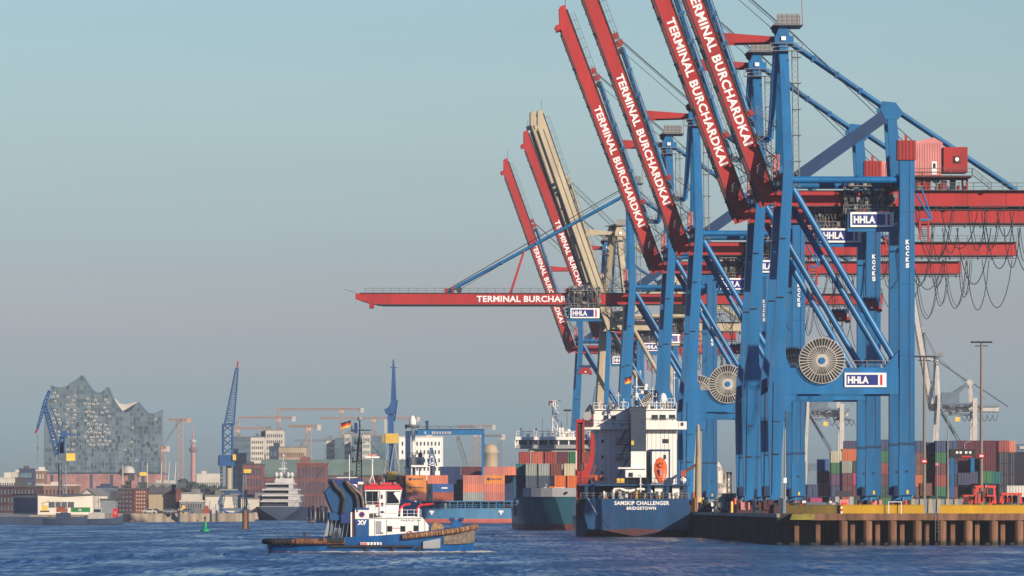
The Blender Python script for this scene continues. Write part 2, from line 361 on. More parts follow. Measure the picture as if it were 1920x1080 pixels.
def sts(label, px, D, theta=69.6, LB=59, pal='blue', yaw=0, xe=60, tx=15, txt=True, reel=True, spr=True, W=18, GS=(6, 12), BD=2.35, zs=1.0, det=True, kocks=True, sgn=True, lean=2.0):
    P = PAL[pal]; c, b_, bo = P['leg'], P['beam'], P['boom']; small = not det
    o = thing('container_crane', label, 'container crane', (X(px, D), D, ZD), QYAW + yaw, 'ship to shore cranes along the terminal')
    g1, g2 = GS
    for y in (0, W):
        sec = [(2.6, 0, 1.65, 1.5), (9, 0, 1.95, 1.6), (17.5, .25, 2.7, 2), (22.3, .45, 2.5, 2), (26, .65, 1.85, 1.6), (50, lean - .1, 1.55, 1.5), (54, lean, 1.4, 1.4)]
        g = MB(); g.rings([[(x + i * wx / 2, y + j * wy / 2, z) for i, j in ((-1, -1), (1, -1), (1, 1), (-1, 1))] for z, x, wx, wy in sec], c)
        if det:
            g.tube((-.5, y - .85, 2.8), (-.3, y - 1.1, 20), .05, 'steel_dark', 4)
            for z in (9, 14, 33, 42): g.box(-.6 + z * .03, .35 + z * .03, y - 1.1, y - .8, z, z + .12, 'steel_dark')
        g.build('leg', o)
        g = MB(); g.box(19.05, 21.35, y - 1.1, y + 1.1, 9, 54, c); g.box(18.95, 21.45, y - 1.2, y + 1.2, 2.7, 8.98, c); g.box(19.5, 20.9, y - .7, y + .7, 1.4, 2.7, c)
        g.box(18.98, 21.42, y - 1.15, y + 1.15, 10.4, 10.8, P['dark'])
        if det:
            g.box(20.5, 20.56, y - 1.16, y - 1.1, 11, 53.8, P['dark'])
            g.box(19.9, 20.3, y - 1.25, y - 1.2, 6.2, 6.5, 'black'); g.box(20.05, 20.4, y - 1.3, y - 1.2, 2.9, 3.5, 'yellow_cab')
            for z in (24, 35, 46): g.box(19.04, 21.36, y - 1.11, y + 1.11, z, z + .08, P['dark'])
        g.build('leg', o)
    for y in (0, W):
        g = MB(); g.box(1.5, 19.03, y - .9, y + .9, 18.2, 22.2, b_)
        if y == 0:
            g.prism([(1.4, 22.2), (2.3, 22.2), (1.0, 25.5)], y - .8, y + .8, b_); g.prism([(1.4, 18.2), (3.4, 18.2), (1.0, 15)], y - .8, y + .8, b_)
            g.prism([(19.04, 22.2), (16.6, 22.2), (19.04, 25)], y - .8, y + .8, b_)
            if det: g.rail((4, y - .7, 22.2), (19, y - .7, 22.2), 'galv')
        g.build('portal_beam', o)
        g = MB(); g.tube((lean + .6, y, 51), (19.1, y, 51), .55, b_, 10); g.build('upper_tie', o)
        g = MB(); g.tube((lean + .8, y, 49.6), (18.9, y, 22.4), .52, b_, 10); g.build('diagonal_brace', o)
    for x, z in ((0, 3.4), (20.2, 3.4), (.4, 20.2), (20.2, 20.2), (lean - .05, 51.5), (20.2, 51.5)):
        g = MB(); g.box(x - .6, x + .6, 1.05, W - 1.05, z - .8, z + .8, b_); g.build('cross_beam', o)
    # bogies
    g = MB()
    for y in (-2.6, -.8, 1.0, 2.8): g.lathe([(.38, -.2), (.38, .2)], 'steel_dark', (0, y, .4), 10, 'x')
    g.box(-.5, .5, -3.4, -.1, .45, 1.1, 'maroon'); g.box(-.5, .5, .2, 3.5, .45, 1.1, 'maroon'); g.box(-.45, .45, -1.8, 1.9, 1.1, 1.8, 'maroon'); g.box(-.7, .7, -.8, .8, 1.8, 2.62, b_)
    g.box(-1.1, -.6, -2.5, -.6, .6, 1.9, 'maroon'); g.box(.55, 1.0, -2.9, -1.4, .9, 2.3, 'steel_dark'); g.tube((-.9, -3.5, .3), (-.9, -3.5, 1.4), .1, 'orange')
    bo1 = g.build('bogie', o)
    for x, y in ((0, W), (20.2, 0), (20.2, W)): inst(bo1, o, (x, y, 0))
    # tower and head
    for y, yt in ((0, g1), (W, g2)):
        g = MB(); g.rings([[(x + i * .7, yy + j * .6, z) for i, j in ((-1, -1), (1, -1), (1, 1), (-1, 1))] for z, x, yy in ((54, lean, y), (72.2, lean - .3, yt))], c); g.build('tower_post', o)
    tX = lean - .3
    g = MB(); g.box(tX - 1.4, tX + 1.5, g1 - 1, g2 + 1, 72.2, 73.4, b_); g.prism([(tX - 1.2, 73.4), (tX + 1, 73.4), (tX + .5, 75), (tX - .6, 75)], g1 - .5, g2 + .5, b_)
    g.box(tX - .4, tX + .3, g1 - 1.3, g1 - 1.01, 72.7, 73.3, 'white_clean')
    g.build('tower_head', o)
    if pal == 'blue': g = MB(); g.box(lean - 1.7, lean - .75, 7.5, 9.5, 51.2, 55.3, 'crane_pink'); g.build('winch_housing', o)
    g = MB(); g.box(tX - 1.6, tX + 3.0, g1 - 1.5, g2 + 1.2, 75, 75.15, 'steel'); g.box(tX - 2.2, tX + 2.8, g1 - 2, g1 - .9, 71.0, 71.12, 'steel')
    for k in range(14):
        x = tX - 1.1 + k * .25
        g.box(x, x + .16, g1 - 1.56, g1 - 1.5, 75.2, 76.75, 'galv' if k % 3 else 'steel')
    for z_ in (75.3, 75.9, 76.6): g.box(tX - 1.15, tX + 2.5, g1 - 1.6, g1 - 1.56, z_, z_ + .14, 'galv')
    g.box(tX - 1.1, tX + 2.5, g1 - 1.5, g1 - 1.47, 75.15, 76.5, 'steel'); g.tube((tX + 2.9, g1 - 1.4, 75), (tX + 2.75, g1 - 1.4, 79), .07, 'pale_red', 4)
    g.rail((tX - 2.2, g1 - 2, 71.1), (tX + 2.8, g1 - 2, 71.1), 'galv'); g.lathe([(.9, 0), (.9, .4)], 'steel_dark', (tX - .9, g1 + 1, 74.6), 10, 'y')
    g.build('head_platform', o)
    if det:
        g = MB(); g.lattice((lean + 1.6, g1 - 2, 50), (lean + 1.4, g1 - 1, 71), .9, .9, 24, .05, 'galv')
        for z in range(54, 71, 4): g.box(lean + .9, lean + 2.3, g1 - 2.5, g1 - 1.2, z, z + .1, 'steel')
        g.build('ladder', o)
        g = MB(); hx, hz = -.2, 49
        for k in range(5):
            z0 = 50 + k * 2.3; s_ = 1 if k % 2 else -1
            g.beam((lean - 3 - 1.5 * s_, g1 - 1.6, z0), (lean - 3 + 1.5 * s_, g1 - 1.6, z0 + 2.3), .7, .12, 'steel'); g.rail((lean - 3 - 1.5 * s_, g1 - 2, z0), (lean - 3 + 1.5 * s_, g1 - 2, z0 + 2.3), 'galv', 1.0, 1.5, .04)
        g.build('stairway', o)
    # rear frame
    for y in (g1, g2):
        g = MB(); g.rings([[(x + i * wx / 2, y + j * .5, z) for i, j in ((-1, -1), (1, -1), (1, 1), (-1, 1))] for z, x, wx in ((49.8, 19.3, 1.9), (61.5, 18.4, 1.4))], c)
        g.prism([(16.6, 62.2), (17.4, 60.6), (19.4, 60.6), (20.2, 61.6), (19.0, 63.2), (17.0, 63.4)], y - .55, y + .55, c); g.build('rear_post', o)
        g = MB(); g.beam((17.7, y, 61.4), (3.9, y, 51.6), 1.0, 1.9, P['dark'] if pal != 'cream' else c); g.build('raking_strut', o)  # darker blue puts the struts' shadow into their colour
        g = MB(); yc = (g1 + g2) / 2 + (y - (g1 + g2) / 2) * .3; g.tube((tX + 1.2, yc, 72.6), (17.4, yc, 62.7), .36, b_, 8); g.tube((19, yc, 62.4), (38, yc, 49.8), .34, b_, 8)
        for t in (.25, .5, .75):
            p = Vector((tX + 1.2, y, 72.6)).lerp(Vector((17.4, y, 62.7)), t); g.box(p.x - .3, p.x + .3, yc - .42, yc + .42, p.z - .42, p.z + .42, b_)
        g.build('backstay', o)
    g = MB(); g.tube((tX + .3, g1, 75), (20.5, g1, 57), .06, 'steel_dark', 4); g.tube((tX + .3, g2, 75.5), (27, g2, 53.4), .06, 'steel_dark', 4); g.build('rope', o)
    # girders
    for y in (g1, g2):
        g = MB(); g.box(.7, xe, y - .45, y + .45, 47.3, 49.55, bo); g.box(.7, xe, y - .6, y + .6, 49.55, 49.65, 'steel_dark'); g.box(.7, xe, y - .6, y + .6, 47.15, 47.3, 'steel_dark')
        for x in range(24, int(xe), 6): g.box(x, x + .08, y - .47, y - .45, 47.32, 49.5, P['dark'] if pal == 'cream' else 'maroon')
        g.build('girder', o)
    g = MB(); x = 4
    while x < xe: g.box(x, x + .5, g1 + .5, g2 - .5, 47.6, 49.2, bo); x += 9
    g.build('girder_tie', o)
    g = MB(); g.rail((22, g1 - 1.3, 49.7), (xe, g1 - 1.3, 49.7), 'steel', 1.1, 2.2, .045); g.box(22, xe, g1 - 1.4, g1 - .6, 49.66, 49.74, 'steel'); g.box(20, xe, g1 - 1.6, g1 - 1.4, 46.6, 46.75, 'steel_dark')
    x = 22.5
    while x < xe: g.box(x, x + .15, g1 - 1.6, g1 - .4, 46.4, 47.1, 'steel_dark'); x += 2.6
    g.build('walkway', o)
    # festoon
    g = MB(); x = 22.0; rnd = random.Random(int(D)); fe = min(xe, 58)
    while x < fe - 3:
        wd = rnd.choice((2.2, 2.6, 4.2, 5.6)); sag = rnd.uniform(5, 9.5) * (1 if wd > 3 else .75)
        pts = [(x + wd * t / 10, g1 - 1.5, 46.4 - sag * (1 - (2 * t / 10 - 1) ** 2) ** .8) for t in range(11)]
        g.path(pts, .075, 'steel_dark', 4)
        if rnd.random() < .5: g.path([(a + .35, b2_ - .2, c2 + .5) for a, b2_, c2 in pts[::1]], .05, 'steel_dark', 4)
        x += wd * rnd.uniform(.55, 1.0)
    if det: g.build('festoon_cable', o)
    # machine house
    if pal != 'far':
        g = MB()
        g.prism([(21.4, 51.9), (26.2, 51.9), (26.2, 57.0), (24.8, 57.8), (21.4, 57.0)], g1 - 1, g2 + 1, P['house2'])
        for k in range(12): g.box(21.5 + k * .39, 21.66 + k * .39, g1 - 1.08, g1 - 1, 52, 56.9, P['house2'])
        mh = g.build('machine_house', o)
        g = MB(); g.box(24.5, 25.3, g1 - 1.12, g1 - 1.02, 52.1, 54.1, 'white_clean'); g.box(24.7, 25.1, g1 - 1.15, g1 - 1.12, 53, 53.8, 'window_dark'); g.build('door', mh)
        g = MB(); g.box(26.3, 30, g1 - 1.5, g1 + 3.5, 52.4, 56.3, P['house'])
        g.box(27.8, 28.9, g1 - 1.6, g1 - 1.5, 53.8, 54.9, 'maroon'); g.lathe([(.32, -.1), (.32, .1)], 'white_clean', (28.35, g1 - 1.7, 54.4), 10, 'y')
        g.build('electrical_house', o)
        g = MB(); g.box(20.8, 30.6, g1 - 2.4, g2 + 1.4, 51.6, 51.88, 'maroon')
        for x in (21.2, 23.5, 26, 29.8):
            g.box(x, x + .3, g1 - 1, g1 - .7, 49.7, 51.6, P['house']); g.box(x, x + .3, g2, g2 + .3, 49.7, 51.6, P['house'])
        for k in range(16):
            x = rnd.uniform(21.3, 29.5); s_ = rnd.uniform(.3, .8); g.box(x, x + s_, g1 - .9, g1 + 1, 49.75, 49.8 + rnd.uniform(.5, 1.6), rnd.choice(('maroon', 'steel_dark', 'crane_red', 'cream', 'crane_blue', 'steel')))
        g.rail((20.8, g1 - 2.3, 51.88), (30.6, g1 - 2.3, 51.88), 'steel'); g.beam((30.7, g1 - 2, 52), (33.6, g1 - 2, 49.8), .7, .12, 'steel'); g.rail((30.7, g1 - 2.3, 52), (33.6, g1 - 2.3, 49.8), 'steel', 1.0, 1.4)
        g.build('machine_platform', o)
        for y in (0,):
            g = MB(); g.box(18.7, 21.5, y - 1.4, y + 1.4, 54.02, 57.0, P['house']); g.box(19.9, 20.3, y - .2, y + .2, 57, 57.9, P['house'])
            for k in range(5): g.box(18.85 + k * .55, 18.95 + k * .55, y - 1.44, y - 1.4, 54.1, 56.9, 'maroon')
            g.build('transformer_cabin', o)
    else:
        g = MB(); g.prism([(3, 49.7), (13, 49.7), (13, 57), (4.5, 57)], g1, g2, 'far_blue'); g.build('machine_house', o)
    # trolley
    g = MB(); rr = random.Random(int(D) + 5)
    g.box(tx - 4.2, tx + 3.6, g1 - 2.2, g2 + 1, 46.0, 46.2, 'steel_dark'); g.box(tx - 3.4, tx + 3, g1 - 2.4, g1 - 1.0, 50.2, 50.35, 'steel')
    if det:
        for k in range(230):
            x = tx + rr.uniform(-4.2, 3.6); z = rr.uniform(44.2, 50.8); s_ = rr.uniform(.15, .8); y = g1 - rr.uniform(.8, 2.4)
            g.box(x, x + s_, y, y + .4, z, z + rr.uniform(.15, .9), rr.choice(('steel_dark', 'steel_dark', 'black', 'galv', 'crane_blue_dark', 'steel', P['dark'])))
        for k in range(26):
            x = tx + rr.uniform(-4, 3.4); g.tube((x, g1 - 2, 44.3), (x + rr.uniform(-1, 1), g1 - 2, 51.2), .06, rr.choice(('steel', 'galv', 'steel_dark')), 4)
        g.rail((tx - 4.2, g1 - 2.3, 46.2), (tx + 3.6, g1 - 2.3, 46.2), 'galv'); g.rail((tx - 3.4, g1 - 2.4, 50.3), (tx + 3, g1 - 2.4, 50.3), 'galv')
    if pal == 'far':
        for k in range(70):
            x = rr.uniform(-1, 24); z = rr.uniform(44.5, 51); g.box(x, x + rr.uniform(.5, 2.5), g1 - 2, g1 - 1, z, z + rr.uniform(.3, 1.4), rr.choice(('far_blue', 'steel', 'far_grey', 'steel_dark')))
        for k in range(7): g.path([(14 + k * 2.6 + 2.6 * t / 6, g1 - 1.5, 45.5 - 3.2 * (1 - (2 * t / 6 - 1) ** 2)) for t in range(7)], .16, 'steel_dark', 4)
        g.box(10.5, 13, g1 - 2.4, g1, 42.2, 44.4, 'yellow_cab')
    tr = g.build('trolley', o)
    if sgn:
        g = MB(); g.box(tx - 3.6, tx + 3.9, g1 - 3.0, g1 - 1.7, 43.2, 43.7, b_); g.box(tx - 3.6, tx - 3.2, g1 - 2.9, g1 - 1.8, 43.7, 46, b_); g.box(tx - 3.1, tx + 3.4, g1 - 2.6, g1 - 1.8, 43.72, 45.98, P['dark']); g.build('sign_frame', o)
        sign('sign_board', o, tx - 3.2, tx + 3.5, 43.9, 46.2, g1 - 3.2)
    if tx > 0 and det:
        g = MB(); x = 22.6; g.box(x - .1, x + 1.7, g1 - 2.8, g1 - .9, 44.9, 45.2, b_)
        g.tube((x - .6, g1 - 2.6, 49), (x + 1.6, g1 - 2.6, 45.2), .14, b_, 5); g.tube((x + .2, g1 - 2.6, 49.8), (x + 1.8, g1 - 2.6, 45.2), .14, b_, 5); g.box(x - .2, x + .1, g1 - 2.8, g1 - 2.5, 42, 45, 'crane_red'); g.box(x + 1.1, x + 1.4, g1 - 2.8, g1 - 2.5, 41.6, 45, 'crane_red')
        for k in range(9): g.box(x + .1, x + 1.1, g1 - 2.7, g1 - 2.2, 41.8 + k * .33, 41.92 + k * .33, rr.choice(('crane_red', 'steel_dark', 'steel')))
        g.build('cable_carrier', o)
    if spr:
        g = MB(); x = tx + .4
        g.box(x - 1.5, x + 1.5, g1 + 1, g1 + 3, 31.2, 31.9, 'crane_red'); g.box(x - 1.1, x + 1.1, g1 + .9, g1 + 3.1, 31.9, 32.6, 'crane_red'); g.box(x - 1.5, x - 1.1, g1 - .5, g1 + 5, 31.0, 31.4, 'crane_red'); g.box(x + 1.1, x + 1.5, g1 - .5, g1 + 5, 31.0, 31.4, 'crane_red')
        g.box(x - .2, x + .2, g1 + .8, g1 + 1, 31.5, 31.8, 'white_clean')
        for k in range(5): g.lathe([(.28, -.1), (.28, .1)], 'crane_blue_dark', (x - 1.1 + k * .55, g1 + 1.5, 33), 8, 'y')
        g.box(x - 1.4, x + 1.4, g1 + 1.3, g1 + 2.6, 32.6, 32.95, 'crane_blue_dark'); sp = g.build('spreader', o)
        g = MB()
        for k in (-1.2, -.9, .9, 1.2): g.tube((x + k, g1 + 1.6, 33), (x + k, g1 + 1.6, 46.2), .035, 'steel_dark', 4)
        g.build('rope', sp)
    # boom
    th = R(theta); al = Vector((-math.cos(th), 0, math.sin(th))); nn = Vector((math.sin(th), 0, math.cos(th)))
    H0 = Vector((-.6 if theta > 5 else .6, 0, 48.4))
    def B(s_, n_, y): return H0 + al * s_ + nn * n_ + Vector((0, y, 0))
    hd = BD / 2 + .05; root = None
    for y in (g1, g2):
        g = MB()
        def slabx(s0, s1, n0, n1, y0, y1, m, n0b=None):
            n0b = n0 if n0b is None else n0b
            g.rings([[B(s0, n0, y0), B(s0, n0, y1), B(s0, n1, y1), B(s0, n1, y0)], [B(s1, n0b, y0), B(s1, n0b, y1), B(s1, n1, y1), B(s1, n1, y0)]], m)
        slabx(-.8, LB - 4, -hd, hd, y - .45, y + .45, bo); slabx(LB - 4, LB, -hd, hd, y - .45, y + .45, bo, hd * .1)
        slabx(LB - 4.3, LB - 3.2, -hd - .8, -hd, y - .45, y + .45, bo)
        slabx(0, LB - 1, hd, hd + .2, y - .62, y + .62, 'steel_dark'); slabx(0, LB - 5, -hd - .2, -hd, y - .62, y + .62, 'steel_dark')
        for k in range(int((LB - 6) / 2) if pal != 'cream' else 0):
            slabx(1 + k * 2, 1.25 + k * 2, -hd - .4, -hd - .14, y - .9, y - .5, 'steel_dark')
        if pal == 'cream': slabx(0, LB - 5, -.12, .12, y - .5, y - .46, 'steel_dark')
        bm = g.build('boom', o)
        if y == g1:
            root = bm
            if txt:
                text('TERMINAL BURCHARDKAI', 25.5, 1.45, 'white_clean', bm, B(34.3, -.72, y - .48), -al, nn, bold=0.03, space=1.05)
    k = 3
    while k < LB and pal != 'cream': g = MB(); g.beam(B(k, 0, g1 + .5), B(k, 0, g2 - .5), .5, 1.2, bo); g.build('boom_tie', root); k += 8
    g = MB()
    n0 = hd + .1
    for k in range(int(LB / 2)):
        if k: g.tube(B(k * 2, n0, g1 - 1), B(k * 2, n0 + 1.1, g1 - 1), .045, 'steel', 4)
    g.tube(B(0, n0 + 1.1, g1 - 1), B(LB - 2, n0 + 1.1, g1 - 1), .045, 'steel', 4); g.tube(B(0, n0 + .55, g1 - 1), B(LB - 2, n0 + .55, g1 - 1), .035, 'steel', 4)
    g.tube(B(0, -hd - .5, g1 - .9), B(LB - 6, -hd - .5, g1 - .9), .06, 'steel_dark', 4)
    g.build('boom_walkway', root)
    for s_, hh in ((39.8, 1.6), (13.3, 1.3), (41.3, 1.2)):
        for y in (g1, g2): g = MB(); g.beam(B(s_, hd, y), B(s_, hd + hh, y), .6, .9, bo); g.build('boom_lug', root)
    g = MB(); g.tube(B(LB - .5, hd, g1), B(LB + 2.5, hd + 1, g1), .06, 'steel', 4)
    g.lathe([(.7, -.3), (.7, .3)], 'steel_dark', B(38.3, hd + .9, g1 + 1), 10, 'y'); g.build('tip_sheave', root)
    hp = Vector((tX - .8, 0, 72.3)); gy = (g1 + .4, g2 - .4)
    if theta > 5:
        for y in gy:
            Y = Vector((0, y, 0))
            g = MB(); g.tube(B(38.5, hd + 1.2, y), Vector((-2.4, y, 57.8)), .34, b_, 8); g.tube(Vector((-2.4, y, 57.8)), Vector((-.1, y, 57.6)), .34, b_, 8); g.tube(Vector((-.1, y, 57.6)), Vector((tX - .9, y, 72)), .32, b_, 8)
            for s_ in (34, 28, 22, 16):
                p = B(38.5, hd + 1.2, y).lerp(Vector((-2.4, y, 57.8)), (39 - s_) / 36); g.box(p.x - .4, p.x + .4, y - .5, y + .5, p.z - .3, p.z + .3, b_)
            g.build('forestay', o)
            g = MB(); g.beam(B(26, hd, y + .5), Vector((tX - 1.3, y + .5, 73.0)), .5, 1.7, bo, .4, .8); g.build('stay_link', o)
    else:
        for y in gy:
            a, b3 = B(41, hd + .4, y), Vector((tX - .8, y, 72.6))
            g = MB(); g.tube(a, b3, .34, b_, 8)
            for t in (.3, .5, .75):
                p = a.lerp(b3, t); g.box(p.x - .4, p.x + .4, y - .5, y + .5, p.z - .35, p.z + .35, b_)
            g.build('forestay', o)
            g = MB(); p = a.lerp(b3, .43); g.beam(B(26.5, hd, y), p, .5, 1.3, bo, .4, .5); g.build('stay_link', o)
    g = MB()
    for y in (g1 + 1, g1 + 2.2, g2 - 1):
        g.tube(B(41, hd + 1, y), Vector((tX, y, 75)), .05, 'steel_dark', 4)
    g.tube(B(38, hd + 1, g1 + .5), Vector((tX - 1, g1 + .5, 74)), .05, 'steel_dark', 4); g.build('rope', root)
    if reel:
        g = MB(); rc = (7.1, -1.5, 23.3)
        for k in range(40):
            a = 2 * math.pi * k / 40; ca, sa = math.cos(a), math.sin(a)
            g.beam((rc[0] + .8 * ca, rc[1], rc[2] + .8 * sa), (rc[0] + 3.5 * ca, rc[1], rc[2] + 3.5 * sa), .07, .10, 'reel', .07, .15)
        for r_ in (3.5, 2.2):
            g.path([(rc[0] + r_ * math.cos(a * math.pi / 24), rc[1] + .03, rc[2] + r_ * math.sin(a * math.pi / 24)) for a in range(49)], .07, 'reel', 4)
        g.lathe([(1.0, -.1), (1.0, .1)], 'reel', rc, 20, 'y'); g.lathe([(.5, -.15), (.5, .2)], b_, (rc[0], rc[1] - .1, rc[2]), 14, 'y')
        g.lathe([(3.35, .12), (3.35, .3)], 'black', rc, 28, 'y'); g.build('cable_reel', o)
        sign('portal_sign', o, 10.6, 17.0, 19.25, 21.45, -1.15)
    if kocks:
        for k, ch in enumerate('KOCKS'): text(ch, .62, .72, 'white_clean', o, (19.95, -1.13, 41.1 - k * .9), bold=.05)
    return o
cranes = [
 sts('nearest blue crane with raised red boom, its landside leg rightmost', 1453, 1000, LB=59),
 sts('second nearest blue crane, raised boom just left of the rightmost one', 1404, 1060, LB=59),
 sts('third blue crane with raised boom reaching the upper frame edge', 1291, 1200, LB=58, xe=61),
 sts('fourth blue crane, raised boom tip just inside the upper edge', 1241, 1297, theta=69.3, LB=55.5, xe=60),
 sts('blue crane with its red boom lowered flat over the water', 1170, 1500, theta=0, LB=62.2, tx=-9, xe=60),
 sts('cream coloured crane with raised pale boom among the red ones', 1161, 1730, theta=69.8, LB=60.2, pal='cream', yaw=17, txt=False, kocks=False, spr=False, GS=(5, 10.8), BD=2.6, reel=False, xe=36),
 sts('red boomed crane half hidden behind the cream crane boom', 1129, 1828, theta=69.6, LB=61, xe=38),
 sts('farthest blue crane, shortest raised red boom at the left', 1077, 2000, theta=70.2, LB=62, xe=56),
 sts('pale distant crane beyond the container stacks at the right', 1753, 3300, theta=80, LB=62, pal='far', txt=False, kocks=False, spr=False, reel=False, xe=33, det=False, tx=14, sgn=False, W=14),
 sts('hazy distant crane seen through the gap between blue legs', 1508, 3500, theta=75, LB=50, pal='far', txt=False, kocks=False, spr=False, reel=False, xe=24, det=False, tx=8, sgn=False, W=14),
]
# ---------------------------------------------------------------- containers
CC = dict(red=(.30, .045, .035), brick=(.44, .11, .065), brown=(.16, .055, .038), salmon=(.66, .21, .13), pinkbrown=(.52, .19, .15), orange=(.80, .30, .06), deeporange=(.60, .14, .03),
          grey=(.33, .35, .34), greygreen=(.30, .33, .28), cream=(.50, .47, .34), blue=(.03, .11, .32), navy=(.015, .04, .13), slate=(.06, .09, .13), green=(.015, .15, .055), darkgreen=(.008, .045, .035),
          maroon=(.11, .025, .04), magenta=(.45, .03, .15), purple=(.10, .035, .12), teal=(.02, .14, .15), yellow=(.60, .38, .05), white=(.66, .64, .60), lilac=(.06, .065, .13))
WORD = dict(salmon='salmon red', pinkbrown='pinkish brown', deeporange='bright orange', greygreen='grey green', darkgreen='dark green', lilac='blue grey', brick='brick red', slate='slate grey')
_cm = {}
def cmesh(kind, col, cw=2.44, ch=2.6):
    k = (kind, col, round(ch, 1))
    if k in _cm: return _cm[k]
    m = mm('paint_' + col, CC[col], 0.6, var=0.16, scale=0.5, streak=0.22)
    ln = dict(end=6.06, long=12.19, short=6.06, end40=12.19)[kind]
    wx, wy = (cw, ln) if kind.startswith('end') else (ln, cw)
    g = MB(); e = .08
    # corrugated walls as a zigzag ring
    pts = []; pitch = .56
    def side(x0, y0, x1, y1, nx, ny):
        d = math.hypot(x1 - x0, y1 - y0); n_ = int(d / pitch)
        for i in range(n_):
            for t, o_ in ((.0, 0), (.45, 0), (.5, e), (.95, e)):
                a = (i + t) / n_; pts.append((x0 + (x1 - x0) * a - nx * o_, y0 + (y1 - y0) * a - ny * o_))
    side(.06, .0, wx - .06, .0, 0, -1); side(wx, .06, wx, wy - .06, 1, 0); side(wx - .06, wy, .06, wy, 0, 1); side(0, wy - .06, 0, .06, -1, 0)
    g.rings([[(x, y, .12) for x, y in pts], [(x, y, ch - .1) for x, y in pts]], m)
    for x in (-.02, wx - .13):
        for y in (-.02, wy - .13): g.box(x, x + .15, y, y + .15, 0, ch, m)
    for z0, z1 in ((.0, .14), (ch - .12, ch)):
        g.box(.13, wx - .13, -.02, .06, z0, z1, m); g.box(.13, wx - .13, wy - .06, wy + .02, z0, z1, m)
        g.box(-.02, .06, .13, wy - .13, z0, z1, m); g.box(wx - .06, wx + .02, .13, wy - .13, z0, z1, m)
    o = g.build('x'); me = o.data; bpy.data.objects.remove(o)
    d = None
    if kind.startswith('end'):
        g = MB(); g.box(.14, cw / 2 - .02, -.05, .02, .16, ch - .14, m); g.box(cw / 2 + .02, cw - .14, -.05, .02, .16, ch - .14, m)
        for x in (.45, .9, cw - .9, cw - .45): g.box(x - .03, x + .03, -.10, -.05, .14, ch - .12, 'galv')
        o = g.build('x'); d = o.data; bpy.data.objects.remove(o)
    _cm[k] = (me, d); return _cm[k]
ORD = ['', 'first', 'second', 'third', 'fourth', 'fifth', 'sixth', 'seventh', 'eighth', 'ninth', 'tenth', 'eleventh', 'twelfth', 'thirteenth', 'fourteenth', 'fifteenth']
def container(kind, col, loc, label, group, yaw=0, logo=None, ch=2.6, doors=False):
    me, d = cmesh(kind, col, ch=ch)
    o = bpy.data.objects.new('shipping_container', me); COL.objects.link(o); o.location = loc; o.rotation_euler = (0, 0, R(yaw))
    tag(o, label, 'container', group)
    if d and doors:
        k = bpy.data.objects.new('door', d); COL.objects.link(k); k.parent = o
    if logo == 'hl':
        text('Hapag-Lloyd', 3.2, .62, 'navy', o, (1.9, -.04, ch * .42), bold=.02)
        g = MB(); g.lathe([(.45, -.03), (.45, -.01)], 'navy', (1.25, -.02, ch * .55), 12, 'y'); g.build('logo', o)
    elif logo == 'bar':
        g = MB(); g.box(2.5, 4.3, -.05, -.03, ch * .42, ch * .58, 'white_clean'); g.build('logo', o)
    elif logo == 'ring':
        g = MB(); mm('faded', (.25, .25, .33), .7)
        g.path([(2.9 + 1.0 * math.cos(a / 10), -.05, ch / 2 + 1.0 * math.sin(a / 10)) for a in range(10, 54)], .16, 'faded', 4); g.build('logo', o)
        for k in range(6): pass
    return o
def strow(px, D, py): return (X(px, D), D, Z(py, D))

# ---------------------------------------------------------------- tug
TD = 820.0
mm('ship_boot0', (.16, .03, .03), .6); mm('casing_shade', (.10, .16, .24), .5, var=.25, scale=1); mm('ship_grey0', (.28, .30, .32), .6)
tg = thing('harbour_tug', 'blue and white harbour tug with red roof sailing in the foreground', 'tug boat', (X(694, TD), TD, 0), 4)
g = MB()
st = [(-12.9, 2.4, 3.4, 1.75), (-12.2, 3.2, 4.1, 1.75), (-9, 4.1, 4.6, 1.75), (-4, 4.4, 4.8, 1.85), (1, 4.4, 4.8, 2.1), (5, 4.2, 4.8, 2.45), (8.5, 3.4, 4.4, 2.85), (10.8, 2.1, 3.5, 3.15), (12.3, .9, 2.2, 3.4), (13.0, .1, .8, 3.55)]
g.hull(st, 'tug_blue', 'ship_boot0', boot=.10, drop=.75, deck='steel'); g.build('hull', tg)
def fender(s0, s1, r, z_off, m, name, seg=.55, band='rust'):
    # follows the top edge of the hull on both sides
    def edge(x):
        for a, b3 in zip(st, st[1:]):
            if a[0] <= x <= b3[0]:
                t = (x - a[0]) / (b3[0] - a[0]); return a[2] + (b3[2] - a[2]) * t, a[3] + (b3[3] - a[3]) * t
        return st[-1][2], st[-1][3]
    g = MB()
    for sg in (-1, 1):
        x = s0; k = 0
        while x < s1 - .01:
            x2 = min(x + seg, s1); (ya, za), (yb, zb2) = edge(x), edge(x2)
            g.tube((x, sg * (ya + .1), za + z_off), (x2 - .06, sg * (yb + .1), zb2 + z_off), r, m[k % len(m)], 10)
            g.tube((x2 - .08, sg * (yb + .1), zb2 + z_off), (x2, sg * (yb + .1), zb2 + z_off), r * .88, 'rubber', 8)
            x = x2; k += 1
    return g
mm('fender_brown', (.24, .10, .05), .85, var=.35, scale=1.5); mm('fender_tan', (.30, .19, .09), .85, var=.35, scale=1.5); mm('fender_grey', (.17, .14, .11), .9, var=.4, scale=2)
g = fender(-12.7, -3.5, .36, -.42, ['rubber', 'rubber', 'rubber', 'rubber', 'rubber', 'fender_brown', 'rubber'], '')
for i in range(11):
    x = -9.5 + i * .56
    g.tube((x, -4.75, 1.34), (x + .5, -4.78, 1.36), .40, 'fender_brown', 10)
g.path([(-12.7, -3.7, 1.33), (-13.2, -2, 1.33), (-13.3, 0, 1.33), (-13.2, 2, 1.33), (-12.7, 3.7, 1.33)], .36, 'rubber', 8); g.build('stern_fender', tg)
